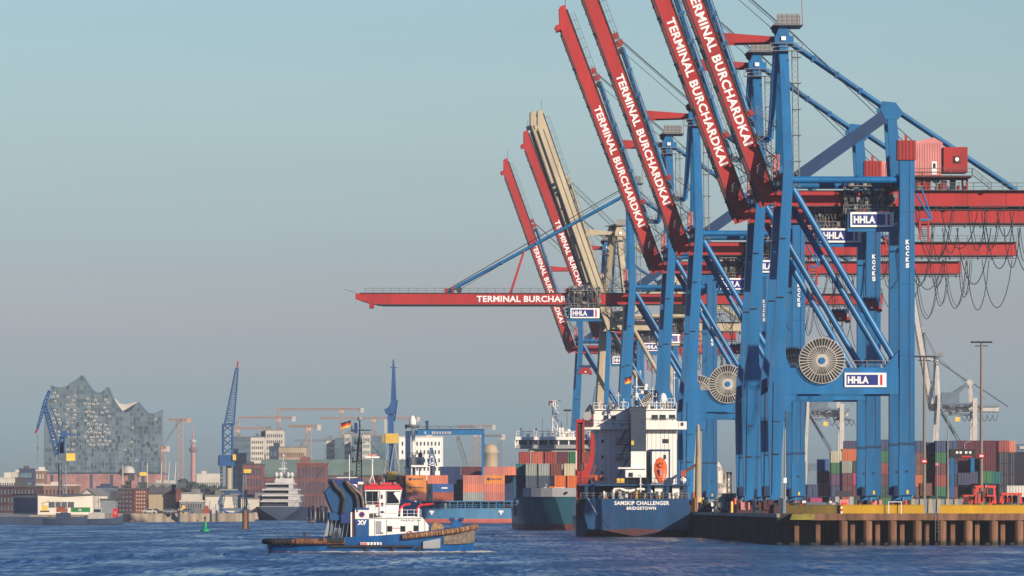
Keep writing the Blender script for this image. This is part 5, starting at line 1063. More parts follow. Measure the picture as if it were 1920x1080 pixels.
# roof beyond the yard
g = MB(); g.prism([(-10, 0), (22, 0), (22, 19), (14, 22.3), (6, 22.5), (-3, 20.5), (-10, 18.2)], 0, 60, 'far_green'if 'far_green' in M else 'far_blue'); g.box(4, 22, -.5, 0, 20.6, 21.6, 'far_white'); one(g, 'hall', 'long hall with a shallow curved grey green roof beyond the yard', 'hall', (X(1890, 2350), 2350, ZD))
for px, w2_, h2_, D in ((1345, 3, 12, 1700), (1362, 2.5, 9.5, 1720), (1352, 4.5, 6.5, 1690)):
    g = MB(); g.lathe([(w2_ / 2, 0), (w2_ / 2, h2_ * .8), (w2_ / 2.6, h2_ * .9), (w2_ / 6, h2_)], 'hazy_tank', n=14); g.rail((-w2_ / 2, -w2_ / 2, h2_ * .8), (w2_ / 2, -w2_ / 2, h2_ * .8), 'steel', 1, .8)
    one(g, 'silo', {3: 'tallest pale silo between the blue legs', 2.5: 'thin pale silo right of the tallest one between the blue legs', 4.5: 'low broad pale silo between the blue legs'}[w2_], 'silo', (X(px, D), D, ZD))

# ---------------------------------------------------------------- far shore
GZ = 2.6
mm('brick_pink', (.31, .15, .125), .9, var=.25, scale=.2); mm('brick_dark', (.06, .03, .035), .9, var=.3, scale=.2); mm('brick_red', (.19, .075, .065), .9, var=.25, scale=.2); mm('brown_wall', (.22, .14, .11), .9, var=.3, scale=.1)
mm('bluegrey_wall', (.10, .14, .19), .8, var=.2, scale=.1); mm('beige_wall', (.42, .34, .23), .9, var=.2, scale=.1, streak=.2); mm('pale_wall', (.58, .54, .46), .8, var=.12, scale=.1); mm('green_roof', (.17, .24, .20), .8, var=.15, scale=.1)
mm('roof_grey', (.20, .20, .20), .8, var=.2); mm('roof_dark', (.07, .075, .085), .8, var=.2); mm('teal_glass', (.10, .17, .21), .3, var=.25, scale=.25); mm('dark_blue_wall', (.025, .05, .10), .7, var=.2, scale=.1)
mm('crane_orange', (.44, .27, .19), .7, var=.1); mm('harbour_blue', (.015, .09, .26), .6, var=.15)
def bld(name, label, cat, px0, px1, ytop, D, depth, m, cols=0, rows=0, wm_='window_dark', yaw=0, roof='flat', rm='roof_grey', fill=(.5, .5), z0=None, group=None, apex=None, side=True, margin=.04, ztop_=None):
    w_ = (px1 - px0) * D / F; h = (Z(ytop, D) if ztop_ is None else ztop_) - GZ
    o = thing(name, label, cat, (X(px0, D), D, GZ), yaw, group)
    g = MB()
    if roof == 'gable':
        a = apex or h * .72; ax = w_ * .5
        g.prism([(0, 0), (w_, 0), (w_, a), (ax, h), (0, a)], 0, depth, m); g.build('wall', o)
        g = MB(); s1, s2 = (-.3, a - .05), (ax, h + .02)
        for A, B_ in (((-.35, a - .06), (ax, h + .05)), ((w_ + .35, a - .06), (ax, h + .05))): g.add([(A[0], -.4, A[1]), (A[0], depth + .4, A[1]), (B_[0], depth + .4, B_[1]), (B_[0], -.4, B_[1]), (A[0], -.4, A[1] + .3), (A[0], depth + .4, A[1] + .3), (B_[0], depth + .4, B_[1] + .3), (B_[0], -.4, B_[1] + .3)], [(0, 1, 2, 3), (7, 6, 5, 4), (0, 3, 7, 4), (1, 5, 6, 2), (0, 4, 5, 1), (3, 2, 6, 7)], rm)
        g.build('roof', o); top_ = a
    elif roof == 'saw':
        a = h * .62; g.box(0, w_, 0, depth, 0, a, m); g.build('wall', o); g = MB(); n_ = max(3, int(w_ / 3.2)); pts = [(0, a + .01)]
        pts = [(-.2, a + .02)] + [q_ for k in range(n_) for q_ in ((w_ * k / n_, a + (h - a) * .55), (w_ * (k + .6) / n_, h - (h - a) * .15))] + [(w_ + .2, a + .02)]
        g.prism(pts, -.3, 1.5, 'roof_dark'); g.prism([(-.2, a), (w_ + .2, a), (w_ + .2, h - .4), (-.2, h)], 1.6, depth, rm); g.build('roof', o); top_ = a
    elif roof == 'ridge':      # long roof, ridge parallel to the front
        a = h * .70 if apex is None else apex; g.box(0, w_, 0, depth, 0, a, m); g.build('wall', o); g = MB()
        g.rings([[(-.3, -.4, a), (-.3, depth / 2, h), (-.3, depth + .4, a)], [(w_ + .3, -.4, a), (w_ + .3, depth / 2, h), (w_ + .3, depth + .4, a)]], rm); g.build('roof', o); top_ = a
    else:
        g.box(0, w_, 0, depth, 0, h, m); g.build('wall', o); g = MB(); g.box(-.2, w_ + .2, -.2, depth + .2, h + .01, h + .5, rm)
        q_ = random.Random(int(px0) + 3)
        for k in range(max(1, int(w_ / 14))): x = q_.uniform(.1, .8) * w_; g.box(x, x + q_.uniform(1.5, 4), depth * .3, depth * .6, h + .5, h + q_.uniform(1.4, 3.2), rm)
        g.build('roof', o); top_ = h
    if cols:
        cw, chh = w_ * (1 - 2 * margin) / cols, top_ * .94 / rows; ww, hh = cw * fill[0], chh * fill[1]
        g = MB(); g.box(-ww / 2, ww / 2, -.06, -.005, -hh / 2, hh / 2, wm_); g.box(-ww / 2 - .1, ww / 2 + .1, -.14, -.005, -hh / 2 - .16, -hh / 2 - .01, m)
        w0 = None
        for r_ in range(rows):
            for c in range(cols):
                lc = (w_ * margin + cw * (c + .5), 0, top_ * .03 + chh * (r_ + .5))
                if w0 is None: w0 = g.build('window', o); w0.location = lc
                else: inst(w0, o, lc)
        if yaw:
            sc_ = int(max(2, depth / cw * .8)); g = MB(); g.box(-.06, -.005, -ww / 2, ww / 2, -hh / 2, hh / 2, wm_); w1 = None
            for r_ in range(rows):
                for c in range(min(sc_, 12)):
                    lc = (0, depth * (c + .5) / min(sc_, 12), top_ * .03 + chh * (r_ + .5))
                    if w1 is None: w1 = g.build('side_window', o); w1.location = lc
                    else: inst(w1, o, lc)
    return o
# concert hall on its brick warehouse
ED = 4800.0; ke = S(ED); EX = X(190, ED)
def ex(px): return (px - 190) / ke
def ez(py): return (YH - py) / ke + HC - GZ
em = bpy.data.materials.new('hall_glass'); em.use_nodes = True
n = em.node_tree.nodes; l = em.node_tree.links.new; b = n['Principled BSDF']; b.inputs['Roughness'].default_value = .32
t = n.new('ShaderNodeTexCoord'); mp = n.new('ShaderNodeMapping'); mp.inputs['Rotation'].default_value = (R(90), 0, 0); br_ = n.new('ShaderNodeTexBrick')
br_.offset = 0; br_.inputs['Scale'].default_value = 1; br_.inputs['Brick Width'].default_value = 2.6; br_.inputs['Row Height'].default_value = 3.3; br_.inputs['Mortar Size'].default_value = .16
br_.inputs['Color1'].default_value = (.045, .085, .105, 1); br_.inputs['Color2'].default_value = (.15, .21, .24, 1); br_.inputs['Mortar'].default_value = (.16, .22, .23, 1)
no = n.new('ShaderNodeTexNoise'); no.inputs['Scale'].default_value = .06; no.inputs['Detail'].default_value = 8; mi = n.new('ShaderNodeMixRGB'); mi.blend_type = 'MULTIPLY'; mi.inputs[0].default_value = .75
r_ = n.new('ShaderNodeValToRGB'); r_.color_ramp.elements[0].position = .35; r_.color_ramp.elements[1].position = .62; r_.color_ramp.elements[0].color = (.55, .6, .65, 1)
l(t.outputs['Object'], mp.inputs[0]); l(mp.outputs[0], br_.inputs[0]); l(t.outputs['Object'], no.inputs[0]); l(no.outputs[0], r_.inputs[0]); l(br_.outputs[0], mi.inputs[1]); l(r_.outputs[0], mi.inputs[2]); l(mi.outputs[0], b.inputs['Base Color'])
M['hall_glass'] = em
eh = thing('concert_hall', 'glass concert hall with a wave shaped roof above a brick warehouse base', 'concert hall', (EX, ED, GZ))
roofl = [(95, 723), (103, 726), (112, 727), (122, 726), (131, 720), (143, 712), (149, 707), (153, 704), (157, 709), (164, 720), (172, 731), (180, 736.5), (188, 737), (195, 732), (199, 728), (202, 726), (205, 732), (211, 746), (220, 760), (228, 770), (236, 774), (244, 771), (252, 763), (257, 755), (259, 753.5), (264, 761), (272, 771), (280, 776), (288, 776), (296, 773), (303, 769)]
g = MB(); g.prism([(ex(82), ez(886)), (ex(303), ez(886))] + [(ex(a), ez(b3)) for a, b3 in roofl[::-1]] + [(ex(94), ez(745)), (ex(83), ez(760))], 0, 22, 'hall_glass'); g.build('glass_body', eh)
g = MB(); pts = [(ex(a), ez(b3 - 1.0)) for a, b3 in roofl]; g.rings([[(x, -.25, z - .55), (x, -.25, z - .1), (x, 22.4, z - .1), (x, 22.4, z - .55)] for x, z in pts], 'teal_glass', cap=True); g.build('roof_edge', eh)
back = [(212, 746), (222, 756), (233, 758), (246, 755), (258, 752), (259, 760), (236, 776), (224, 770)]
g = MB(); g.prism([(ex(a), ez(b3)) for a, b3 in back], 12, 21, 'pale_wall'); g.build('roof_shell', eh)
g = MB(); g.box(ex(80), ex(303), -2, 68, 0, ez(889), 'brick_pink'); bs_ = g.build('brick_base', eh)
g = MB(); g.box(ex(78), ex(305), 1, 66, ez(889) + .01, ez(886) - .01, 'dark_blue_wall'); g.build('plaza_gap', eh)
for px in (84, 96, 170, 208, 242, 267):
    g = MB(); g.box(ex(px), ex(px + 4.5), -2.6, -2.01, .2, ez(890), 'dark_blue_wall'); g.build('bay', bs_)
g = MB(); wv = None
for r__ in range(3):
    for c in range(30):
        if wv is None: g.box(-.6, .6, -2.15, -2.01, -.9, .9, 'brick_dark'); wv = g.build('window', bs_); wv.location = (ex(102), 0, 3)
        else: inst(wv, bs_, (ex(102 + c * 6.6), 0, 3 + r__ * 3.6))
g = MB(); g.lathe([(.1, 5.4), (2.4, 5), (4.2, 3.6), (5, 1.5), (5.2, 0)], 'far_white', (ex(240), -1, ez(887)), 14); g.build('dome', eh)
q_ = random.Random(5); g = MB(); g.rings([[(-.9, -.3, -.6), (.9, -.3, -.6), (1.1, -.3, .3), (.6, -.3, .9), (-.6, -.3, .9), (-1.1, -.3, .3)], [(-.8, -.01, -.5), (.8, -.01, -.5), (.95, -.01, .3), (.5, -.01, .8), (-.5, -.01, .8), (-.95, -.01, .3)]], 'pale_wall'); g.box(-.6, .6, -.36, -.31, -.4, .3, 'window_dark')
bal = None; spots = []
for r__ in range(17):
    for px in (101, 111, 125, 139):
        if q_.random() < .68: spots.append((px + q_.uniform(-3, 3), 736 + r__ * 8.2 + q_.uniform(-1.5, 1.5)))
    for px in (161, 169, 176, 184, 193, 201):
        if q_.random() < .66 and r__ < 13 and 740 + r__ * 7.7 > 742 + max(0, (px - 180)) * .2: spots.append((px + q_.uniform(-1.5, 1.5) + (4 if r__ % 2 else 0), 742 + r__ * 7.7 + q_.uniform(-1.5, 1.5)))
spots = spots[:88] + [(249, 803), (247, 829), (234, 844), (256, 864), (292, 787)]
for px, py in spots:
    if bal is None: bal = g.build('balcony', eh); bal.location = (ex(px), 0, ez(py))
    else: inst(bal, eh, (ex(px), 0, ez(py)))
g = MB(); wd_ = None
for k in range(95):
    px, py = q_.uniform(98, 300), q_.uniform(790, 878)
    if wd_ is None: g.box(-.5, .5, -.08, -.01, -1.3, 1.3, 'window_dark'); wd_ = g.build('window', eh); wd_.location = (ex(px), 0, ez(py))
    else: inst(wd_, eh, (ex(px), 0, ez(py)))
# low buildings at the left
bld('office_building', 'dark glass office block with white floor bands at the far left', 'office building', 36, 61, 880, 3300, 20, 'dark_blue_wall', 1, 4, 'teal_glass', fill=(.92, .5), rm='roof_dark')
bld('apartment_building', 'low pale building with white blocks on its roof at the left edge', 'building', -20, 36, 897, 3400, 20, 'pale_wall', 12, 2, rm='pale_wall')
bld('apartment_building', 'small sunlit tower block left of the dark glass office', 'building', 23, 31, 887, 3500, 10, 'pale_wall', 2, 3, rm='pale_wall')
bld('apartment_building', 'pale stepped building right of the dark glass office', 'building', 61, 84, 883, 3450, 18, 'brown_wall', 4, 4, 'far_white', rm='pale_wall')
bld('warehouse', 'long dark gabled brick warehouse at the left frame edge', 'warehouse', -30, 68, 913, 2100, 30, 'brick_dark', 14, 3, 'bluegrey_wall', rm='roof_dark', fill=(.35, .6))
bld('warehouse', 'long brown brick building behind the white gabled shed', 'warehouse', 68, 142, 911, 2250, 24, 'brown_wall', 10, 2, 'brick_dark', rm='pale_wall', fill=(.4, .5))
bld('boat_shed', 'white gabled boat shed with a dark window band at the left shore', 'shed', 71, 178, 931.5, 1850, 26, 'pale_wall', 0, 0, yaw=20, roof='gable', rm='roof_dark', apex=5.6)
o_ = [o for o in COL.objects if o.get('label', '').startswith('white gabled boat shed')][0]
g = MB(); g.box(3.2, 10.6, -.1, -.01, 2.0, 3.6, 'window_dark')
for x in (5, 6.8, 8.6): g.box(x - .1, x + .1, -.16, -.1, 2.0, 3.6, 'pale_wall')
g.build('window', o_); g = MB(); g.box(-.1, -.01, 1, 25, .5, 4.8, 'bluegrey_wall'); g.build('side_shade', o_)  # blue grey sheet paints the shade onto the shed's left wall
bld('shed', 'white gabled house with a grey roof above the boat shed', 'shed', 150, 180, 917, 2300, 16, 'pale_wall', yaw=-12, roof='gable', rm='roof_grey')
bld('shed', 'blue clad hall behind the dark brick tower', 'hall', 180, 214, 914, 2350, 24, 'bluegrey_wall', 8, 1, 'dark_blue_wall', rm='dark_blue_wall', fill=(.1, .9))
bld('shed', 'grey blue low hall left of the dark brick tower', 'hall', 188, 216, 938, 2050, 12, 'far_grey', rm='roof_dark')
bld('tower_house', 'dark brick tower house between the sheds on the left shore', 'building', 221, 249, 918, 2080, 14, 'brick_dark', 4, 5, 'bluegrey_wall', rm='roof_dark', ztop_=None)
bld('tower_house', 'slender dark brick stair tower on the dark tower house', 'tower', 235, 244, 904, 2084, 6, 'brick_dark', 2, 6, 'bluegrey_wall', rm='roof_dark')
bld('house', 'red brick house with white framed windows right of the dark tower', 'building', 248, 274, 918, 2090, 14, 'brick_red', 5, 6, 'pale_wall', rm='roof_dark', fill=(.35, .4))
bld('warehouse', 'beige warehouse with a saw toothed dark roof edge', 'warehouse', 277, 329, 905, 2130, 26, 'beige_wall', roof='saw', rm='roof_grey')
bld('stair_tower', 'narrow dark red pillar between the beige warehouse and white sheds', 'tower', 329.5, 337.5, 917, 2125, 8, 'brick_red', rm='roof_dark')
bld('shed', 'upper white shed right of the dark red pillar', 'shed', 338, 376, 926, 2180, 14, 'pale_wall', rm='roof_grey')
bld('shed', 'lower pale shed with a dark bay right of the red pillar', 'shed', 337, 380, 941, 2120, 10, 'far_grey', 9, 1, 'steel_dark', rm='pale_wall', fill=(.5, .7))
bld('shed', 'white shed left of the lattice crane legs', 'shed', 385, 411, 931, 2200, 14, 'pale_wall', rm='roof_grey')
bld('shed', 'white shed behind the lattice crane legs', 'shed', 416, 442, 931, 2205, 14, 'pale_wall', rm='roof_grey')
bld('shed', 'small white shed right of the lattice crane', 'shed', 452, 486, 936, 2210, 12, 'pale_wall', rm='roof_grey')
bld('long_building', 'long low white building on the wooded rise', 'building', 369, 413, 889, 5600, 30, 'pale_wall', 12, 1, rm='pale_wall')
# wooded rise
def wood(name, px0, px1, D, h, m, seed, depth=60):
    q_ = random.Random(seed); g = MB()
    for k in range(900):
        x = q_.uniform(X(px0, D), X(px1, D)); hh = h * (.75 + .25 * math.sin(x * .05) + q_.uniform(-.1, .1)); z = GZ + hh * q_.random() ** .5; y = D + q_.uniform(0, depth); s_ = q_.uniform(1.2, 3.2)
        d = [Vector((q_.gauss(0, 1), q_.gauss(0, 1), q_.gauss(0, .8))).normalized() * s_ for _ in range(4)]
        g.add([Vector((x, y, z)) + v for v in d], [(0, 1, 2), (0, 2, 3), (0, 3, 1), (1, 3, 2)], m)
    return tag(g.build(name), 'dark wooded rise seen far off as one mass', None, kind='stuff')
mm('foliage_far', (.035, .055, .045), .9, var=.3, scale=.1)
wood('woodland', 335, 425, 3900, 17, 'foliage_far', 2); wood('woodland', 790, 835, 2600, 19, 'foliage_far', 3, 20)
# city buildings in the middle
bld('office_building', 'grey blue office block left of the two white towers', 'office building', 437, 473, 820, 3700, 30, 'bluegrey_wall', 1, 9, 'teal_glass', fill=(.95, .4), rm='roof_grey')
bld('tower_block', 'lower white tower with a grid of windows beside the lattice crane', 'tower block', 470, 495, 820, 3600, 24, 'pale_wall', 6, 12, rm='teal_glass', fill=(.5, .5))
bld('tower_block', 'higher white tower with a brown side beside the tower cranes', 'tower block', 498, 531, 807, 3650, 24, 'pale_wall', 8, 12, rm='roof_grey', fill=(.5, .5))
bld('tower_block', 'narrow brown block squeezed between the two white towers', 'tower block', 489, 499, 809, 3660, 20, 'brown_wall', 2, 12, rm='roof_grey')
bld('office_building', 'dark blue stepped block before the higher white tower', 'office building', 505, 520, 838, 3500, 20, 'dark_blue_wall', 2, 6, 'teal_glass', rm='dark_blue_wall')
bld('office_building', 'beige long building with roof plant between the tower cranes', 'building', 517, 573, 839, 3600, 26, 'beige_wall', 14, 5, 'brown_wall', rm='steel', fill=(.7, .4))
bld('long_building', 'long building with a pale green roof behind the yacht', 'building', 488, 768, 861, 2950, 40, 'green_roof', 24, 3, 'bluegrey_wall', roof='ridge', rm='green_roof', fill=(.55, .6), apex=15.5)
bld('brick_building', 'red brick building left of the yacht with tall windows', 'building', 455, 492, 872, 2700, 24, 'brick_red', 6, 4, 'dark_blue_wall', rm='roof_dark', fill=(.5, .75))
bld('brick_building', 'dark red brick wing with pillars right of the yacht', 'building', 556, 612, 870, 2650, 24, 'brick_red', 8, 3, 'dark_blue_wall', rm='brick_red', fill=(.42, .8))
bld('brick_building', 'low brick wing between the yacht and the green roofed building', 'building', 492, 557, 896, 2700, 24, 'brick_red', 10, 2, 'dark_blue_wall', rm='roof_dark', fill=(.5, .7))
bld('brick_building', 'brick wing right of the dark red one behind the tug', 'building', 612, 770, 894, 2700, 24, 'brown_wall', 22, 2, 'dark_blue_wall', rm='roof_dark', fill=(.5, .6))
for a, b3, t_, mm_, lb_ in ((612, 626, 826, 'pale_wall', 'narrow white banded tower left of the glass towers'), (628, 648, 822, 'teal_glass', 'first blue glass tower from the left'), (646, 657, 814, 'pale_wall', 'slim white slab between the glass towers'), (657, 680, 820, 'teal_glass', 'second blue glass tower behind the tug mast'), (679, 694, 815, 'pale_wall', 'white and grey slab right of the tug mast'), (694, 722, 818, 'teal_glass', 'broad blue glass tower left of the yellow crane cab')):
    bld('glass_tower', lb_, 'tower block', a, b3, t_, 3500 + (a % 7) * 12, 22, mm_, 4 if b3 - a < 18 else 7, 11, 'bluegrey_wall' if mm_ == 'teal_glass' else 'teal_glass', rm='roof_grey', fill=(.6, .55))
bld('tower_block', 'white block with a dense window grid behind the white crane column', 'tower block', 748, 830, 820, 3300, 24, 'white', 11, 8, rm='pale_wall', fill=(.42, .45))
g = MB(); g.lathe([(3.6, 0), (3.6, 6), (3.9, 6.2), (3.9, 7), (3, 9.5), (2, 10.2), (.3, 10.4)], 'beige_wall', n=16); one(g, 'storage_tank', 'beige domed tank right of the blue gantry leg', 'tank', (X(918.5, 3000), 3000, Z(875, 3000)))
# tower cranes
def tcrane(px, ytop, D, j0, j1, yj, label, m='crane_orange', w_=1.8, apex=0, luff=None):
    t = thing('tower_crane', label, 'tower crane', (X(px, D), D, GZ), 0, 'tower cranes over the city'); ht = Z(ytop, D) - GZ; k_ = D / F
    g = MB(); g.lattice((0, 0, 0), (0, 0, ht), w_, w_, max(8, int(ht / 3)), .22, m, .16); g.build('mast', t)
    if luff:
        g = MB(); g.lattice((0, 0, ht), ((luff[0] - px) * k_, 0, Z(luff[1], D) - GZ), 1.4, .8, 14, .2, 'far_grey', .15); g.build('jib', t)
        g = MB(); g.lattice((-8, 0, ht), (6, 0, ht), 1.3, 1.3, 4, .25, m, .2); g.box(4, 7, -1, 1, ht - 2, ht + 1, m); g.build('counter_jib', t)
    else:
        zj = Z(yj, D) - GZ
        g = MB(); g.lattice(((j0 - px) * k_, 0, zj), (0, 0, zj), 1.0, 1.3, 20, .2, m, .14); g.build('jib', t)
        g = MB(); g.lattice((0, 0, zj), ((j1 - px) * k_, 0, zj), 1.3, 1.3, 6, .22, m, .16); x = (j1 - px) * k_; g.box(x - 2.6, x - .2, -1, 1, zj - 2.6, zj + .8, 'far_white'); g.build('counter_jib', t)
        g = MB(); g.box(-1.3, 1.3, -1.6, 1.3, zj - 3, zj - .8, m); g.box(.5, 1.6, -1.7, -1.5, zj - 2.6, zj - 1, 'far_white'); g.build('cab', t)
        if apex:
            za = Z(apex, D) - GZ; g = MB(); g.lattice((0, 0, zj), (0, 0, za), 1.3, .5, 4, .2, m, .14); g.tube((0, 0, za), ((j0 - px) * k_ * .6, 0, zj + .7), .1, m, 3); g.tube((0, 0, za), ((j1 - px) * k_ * .9, 0, zj + .7), .1, m, 3); g.build('tower_top', t)
    return t
tcrane(338, 787, 4200, 0, 0, 0, 'orange luffing tower crane right of the concert hall', luff=(302, 842), w_=3.0)
tcrane(306, 838, 4100, 298, 319, 839, 'small orange tower crane at the foot of the concert hall', w_=2.8)
tcrane(522, 785, 4300, 446, 555, 783, 'orange tower crane with a peak above the white towers', apex=765, w_=2.2)
tcrane(445, 800, 4500, 437, 508, 803, 'faint orange tower crane behind the lattice jib', apex=787)
tcrane(578, 799, 3900, 541, 603, 799, 'thick pinkish tower crane standing over the green roof', w_=3.0)
tcrane(640, 768, 4400, 520, 683, 767, 'tall pale tower crane with the highest long jib', w_=2.0)
tcrane(700, 788, 4600, 600, 788, 784, 'faint tower crane with a long jib behind the blue luffing crane')
tcrane(612, 818, 4300, 552, 640, 826, 'low dark tower crane left of the glass towers', 'far_grey')
tcrane(901, 800, 4400, 858, 930, 799, 'faint orange tower crane behind the blue gantry')
tcrane(938, 817, 4000, 905, 948, 817, 'dark thin tower crane left of the teal ship', 'far_grey', 2.2)
tcrane(890, 812, 4700, 870, 905, 812, 'very faint pinkish tower crane inside the blue gantry')
# television tower
g = MB(); D = 6800.0; h = Z(800, D)
g.lathe([(3.2, 0), (2.6, h * .45), (2.2, h * .78)], 'pale_red', n=10); g.lathe([(2.2, h * .68), (4.2, h * .70), (4.2, h * .73), (2.4, h * .745)], 'brown_wall', n=12); g.lathe([(2.2, h * .80), (3.4, h * .815), (3.2, h * .83), (1.5, h * .84)], 'far_white', n=12); g.lathe([(1.2, h * .78), (.9, h * .9), (.3, h)], 'pale_red', n=8)
one(g, 'television_tower', 'thin reddish television tower on the horizon', 'tower', (X(362, D), D, 0))
# masts of a sailing ship like row of poles near the hall
for k, (px, t_) in enumerate(((298, 867), (312, 866), (324, 867), (230, 872), (276, 868))):
    D = 2400 + k * 9; g = MB(); g.tube((0, 0, 0), ((1.1 if px > 290 else 0), 0, Z(t_, D) - GZ), .32, 'far_white', 6, r2=.2)
    if px > 290: g.box(-1, 1.0, -1, 1, 8.5, 11.5, 'far_white'); g.box(-.3, .3, -1.1, -1, 9, 10.5, 'brown_wall')
    one(g, 'pole', {298: 'leftmost leaning white pole above the beige warehouse', 312: 'middle leaning white pole above the beige warehouse', 324: 'rightmost leaning white pole above the beige warehouse', 230: 'straight white pole left before the brick base', 276: 'white pole beside the small yellow crane cab'}[px], 'pole', (X(px, D), D, GZ))
# harbour luffing cranes
def hc(px, D, label): return thing('harbour_crane', label, 'harbour crane', (X(px, D), D, GZ), 0)
D = 1960.0; k_ = D / F; t = hc(118, D, 'dark blue double jib harbour crane with a yellow cab before the concert hall')
def q2(px, py, y=0): return ((px - 118) * k_, y, Z(py, D) - GZ)
g = MB(); g.lattice(q2(118, 963), q2(118, 866), 1.9, 1.6, 10, .14, 'far_grey'); g.lattice(q2(114, 963), q2(112, 868), .8, .8, 10, .12, 'dark_blue_wall'); g.build('tower', t)
g = MB(); g.box(*[q2(111, 0)[0], q2(125, 0)[0]], -1.5, 1.5, q2(0, 863)[2], q2(0, 850)[2], 'bluegrey_wall'); g.build('machine_house', t)  # left face of the yellow cab, its shade painted as a grey box
g = MB(); g.box(*[q2(125, 0)[0], q2(141, 0)[0]], -1.5, 1.2, q2(0, 864)[2], q2(0, 850)[2], 'yellow_cab'); g.build('cab', t)
g = MB(); g.lattice(q2(109, 852), q2(84, 760), 1.7, .9, 16, .2, 'harbour_blue', .13); g.build('boom', t)
g = MB(); g.lattice(q2(93, 732), q2(83, 760), .5, .9, 4, .2, 'harbour_blue'); g.lattice(q2(84, 758), q2(70, 804), .9, .4, 8, .17, 'harbour_blue'); g.tube(q2(82, 757), q2(76, 780), .12, 'harbour_blue', 4); g.build('jib', t)
g = MB(); g.tube(q2(71, 803), q2(66, 812), .3, 'crane_red', 5); g.tube(q2(70, 812), q2(70, 868), .05, 'steel', 4); g.box(q2(69, 0)[0], q2(71.5, 0)[0], -.2, .2, q2(0, 842)[2], q2(0, 838)[2], 'crane_red'); g.build('hook', t)
g = MB(); g.tube(q2(94, 760), q2(115, 808), .14, 'harbour_blue', 4); g.lattice(q2(112, 852), q2(119, 812), 1.6, 1.0, 6, .25, 'harbour_blue', .2); g.box(q2(114, 0)[0], q2(126, 0)[0], -1, 1, q2(0, 820)[2], q2(0, 808)[2], 'harbour_blue'); g.box(q2(124, 0)[0], q2(147, 0)[0], -.3, .3, q2(0, 817)[2], q2(0, 814)[2], 'harbour_blue')
for k in range(9): a = q_.uniform(108, 120); g.box(q2(a, 0)[0], q2(a + 3, 0)[0], -1.2, -.5, q2(0, 850)[2], q2(0, 826)[2] * q_.uniform(.95, 1.0), 'harbour_blue')
g.build('counterweight_frame', t)
g = MB(); g.box(-1.4, 1.4, -1.2, 1.2, 0, 1.4, 'yellow_cab'); g.box(-3, -1.4, -1.2, 1.2, 0, 1.4, 'bluegrey_wall'); g.tube((-1, 0, 1.4), (-1, 0, 6), .3, 'harbour_blue'); g.tube((-1.8, 0, -4), (-1.8, 0, 0), .5, 'far_grey'); o_ = one(g, 'harbour_crane', 'small crane with a yellow cab and blue stub before the brick base', 'harbour crane', (X(269, 2500), 2500, Z(892, 2500)))
g = MB(); g.tube((0, 0, 0), (0, 0, Z(892, 2500) - GZ - 3.9), .8, 'far_grey', 8); c_ = g.build('tower', o_); c_.location = (-1.8, 0, GZ - Z(892, 2500))
D = 2070.0; k_ = D / F; t = hc(430, D, 'blue lattice jib harbour crane with a red tip, left of the white towers'); PX0 = 430
def q3(px, py, y=0): return ((px - 430) * k_, y, Z(py, D) - GZ)
g = MB(); g.lattice(q3(430, 796), q3(444.5, 690), 3.0, .8, 22, .17, 'harbour_blue', .11); g.tube(q3(444.5, 690), q3(446, 677), .25, 'crane_red', 5); g.build('jib', t)
g = MB(); g.lattice(q3(427, 852), q3(427, 796), 3.0, 3.0, 4, .28, 'harbour_blue', .18); g.box(q3(418, 0)[0], q3(437, 0)[0], -1.6, 1.6, q3(0, 797)[2], q3(0, 794)[2], 'harbour_blue'); g.build('a_frame', t)
g = MB(); g.box(q3(410, 0)[0], q3(440, 0)[0], -2, 2, q3(0, 874)[2], q3(0, 853)[2], 'harbour_blue'); g.box(q3(409, 0)[0], q3(413, 0)[0], -2.2, 2.2, q3(0, 872)[2], q3(0, 856)[2], 'dark_blue_wall'); g.build('machine_house', t)
g = MB(); g.box(q3(437, 0)[0], q3(443, 0)[0], -2.6, -1, q3(0, 863)[2], q3(0, 852)[2], 'yellow_cab'); g.build('cab', t)
g = MB(); g.lathe([(.9, q3(0, 917)[2]), (.9, q3(0, 874)[2])], 'cream', ((429 - 430) * k_, 0, 0), 12); g.lattice(q3(415, 917), q3(415, 875), .5, .5, 6, .12, 'dark_blue_wall'); g.lattice(q3(440, 917), q3(440, 875), .8, .8, 6, .14, 'dark_blue_wall'); g.build('column', t)
g = MB()
for a, b3 in ((412, 417), (412, 422), (444, 440), (446, 436)): g.lattice(q3(a, 972), q3(b3, 918), .8, .8, 7, .14, 'far_grey')
g.box(q3(412, 0)[0], q3(446, 0)[0], -1.5, 1.5, q3(0, 920)[2], q3(0, 917)[2], 'far_grey'); g.build('portal', t)
g = MB(); g.box(-1.2, 1.2, -1, 1, 0, 1.3, 'yellow_cab'); o_ = one(g, 'harbour_crane', 'small yellow crane cab on dark legs right of the lattice crane', 'harbour crane', (X(464, 2150), 2150, Z(887, 2150)))
g = MB(); zb_ = GZ - Z(887, 2150); g.lattice((-1, 0, zb_), (-1, 0, -.05), 1.2, .8, 8, .14, 'far_grey'); g.box(-1.6, 1.6, -.6, .6, -.5, -.02, 'dark_blue_wall'); g.build('portal', o_)
g = MB(); g.path([(6 * math.cos(a) * .75, 0, 2.5 + 3.4 * math.sin(a)) for a in [k * math.pi / 9 for k in range(19)]], .3, 'harbour_blue', 5); g.box(-4.6, 4.6, 0, 4, -.0, .8, 'bluegrey_wall'); one(g, 'dock_ring', 'blue steel ring frame at the quay under the lattice crane', 'frame', (X(437, 2062), 2062, 3.4))
D = 2120.0; k_ = D / F; t = hc(733, D, 'tall blue harbour crane with an upright jib and yellow cab')
def q4(px, py, y=0): return ((px - 733) * k_, y, Z(py, D) - GZ)
g = MB()
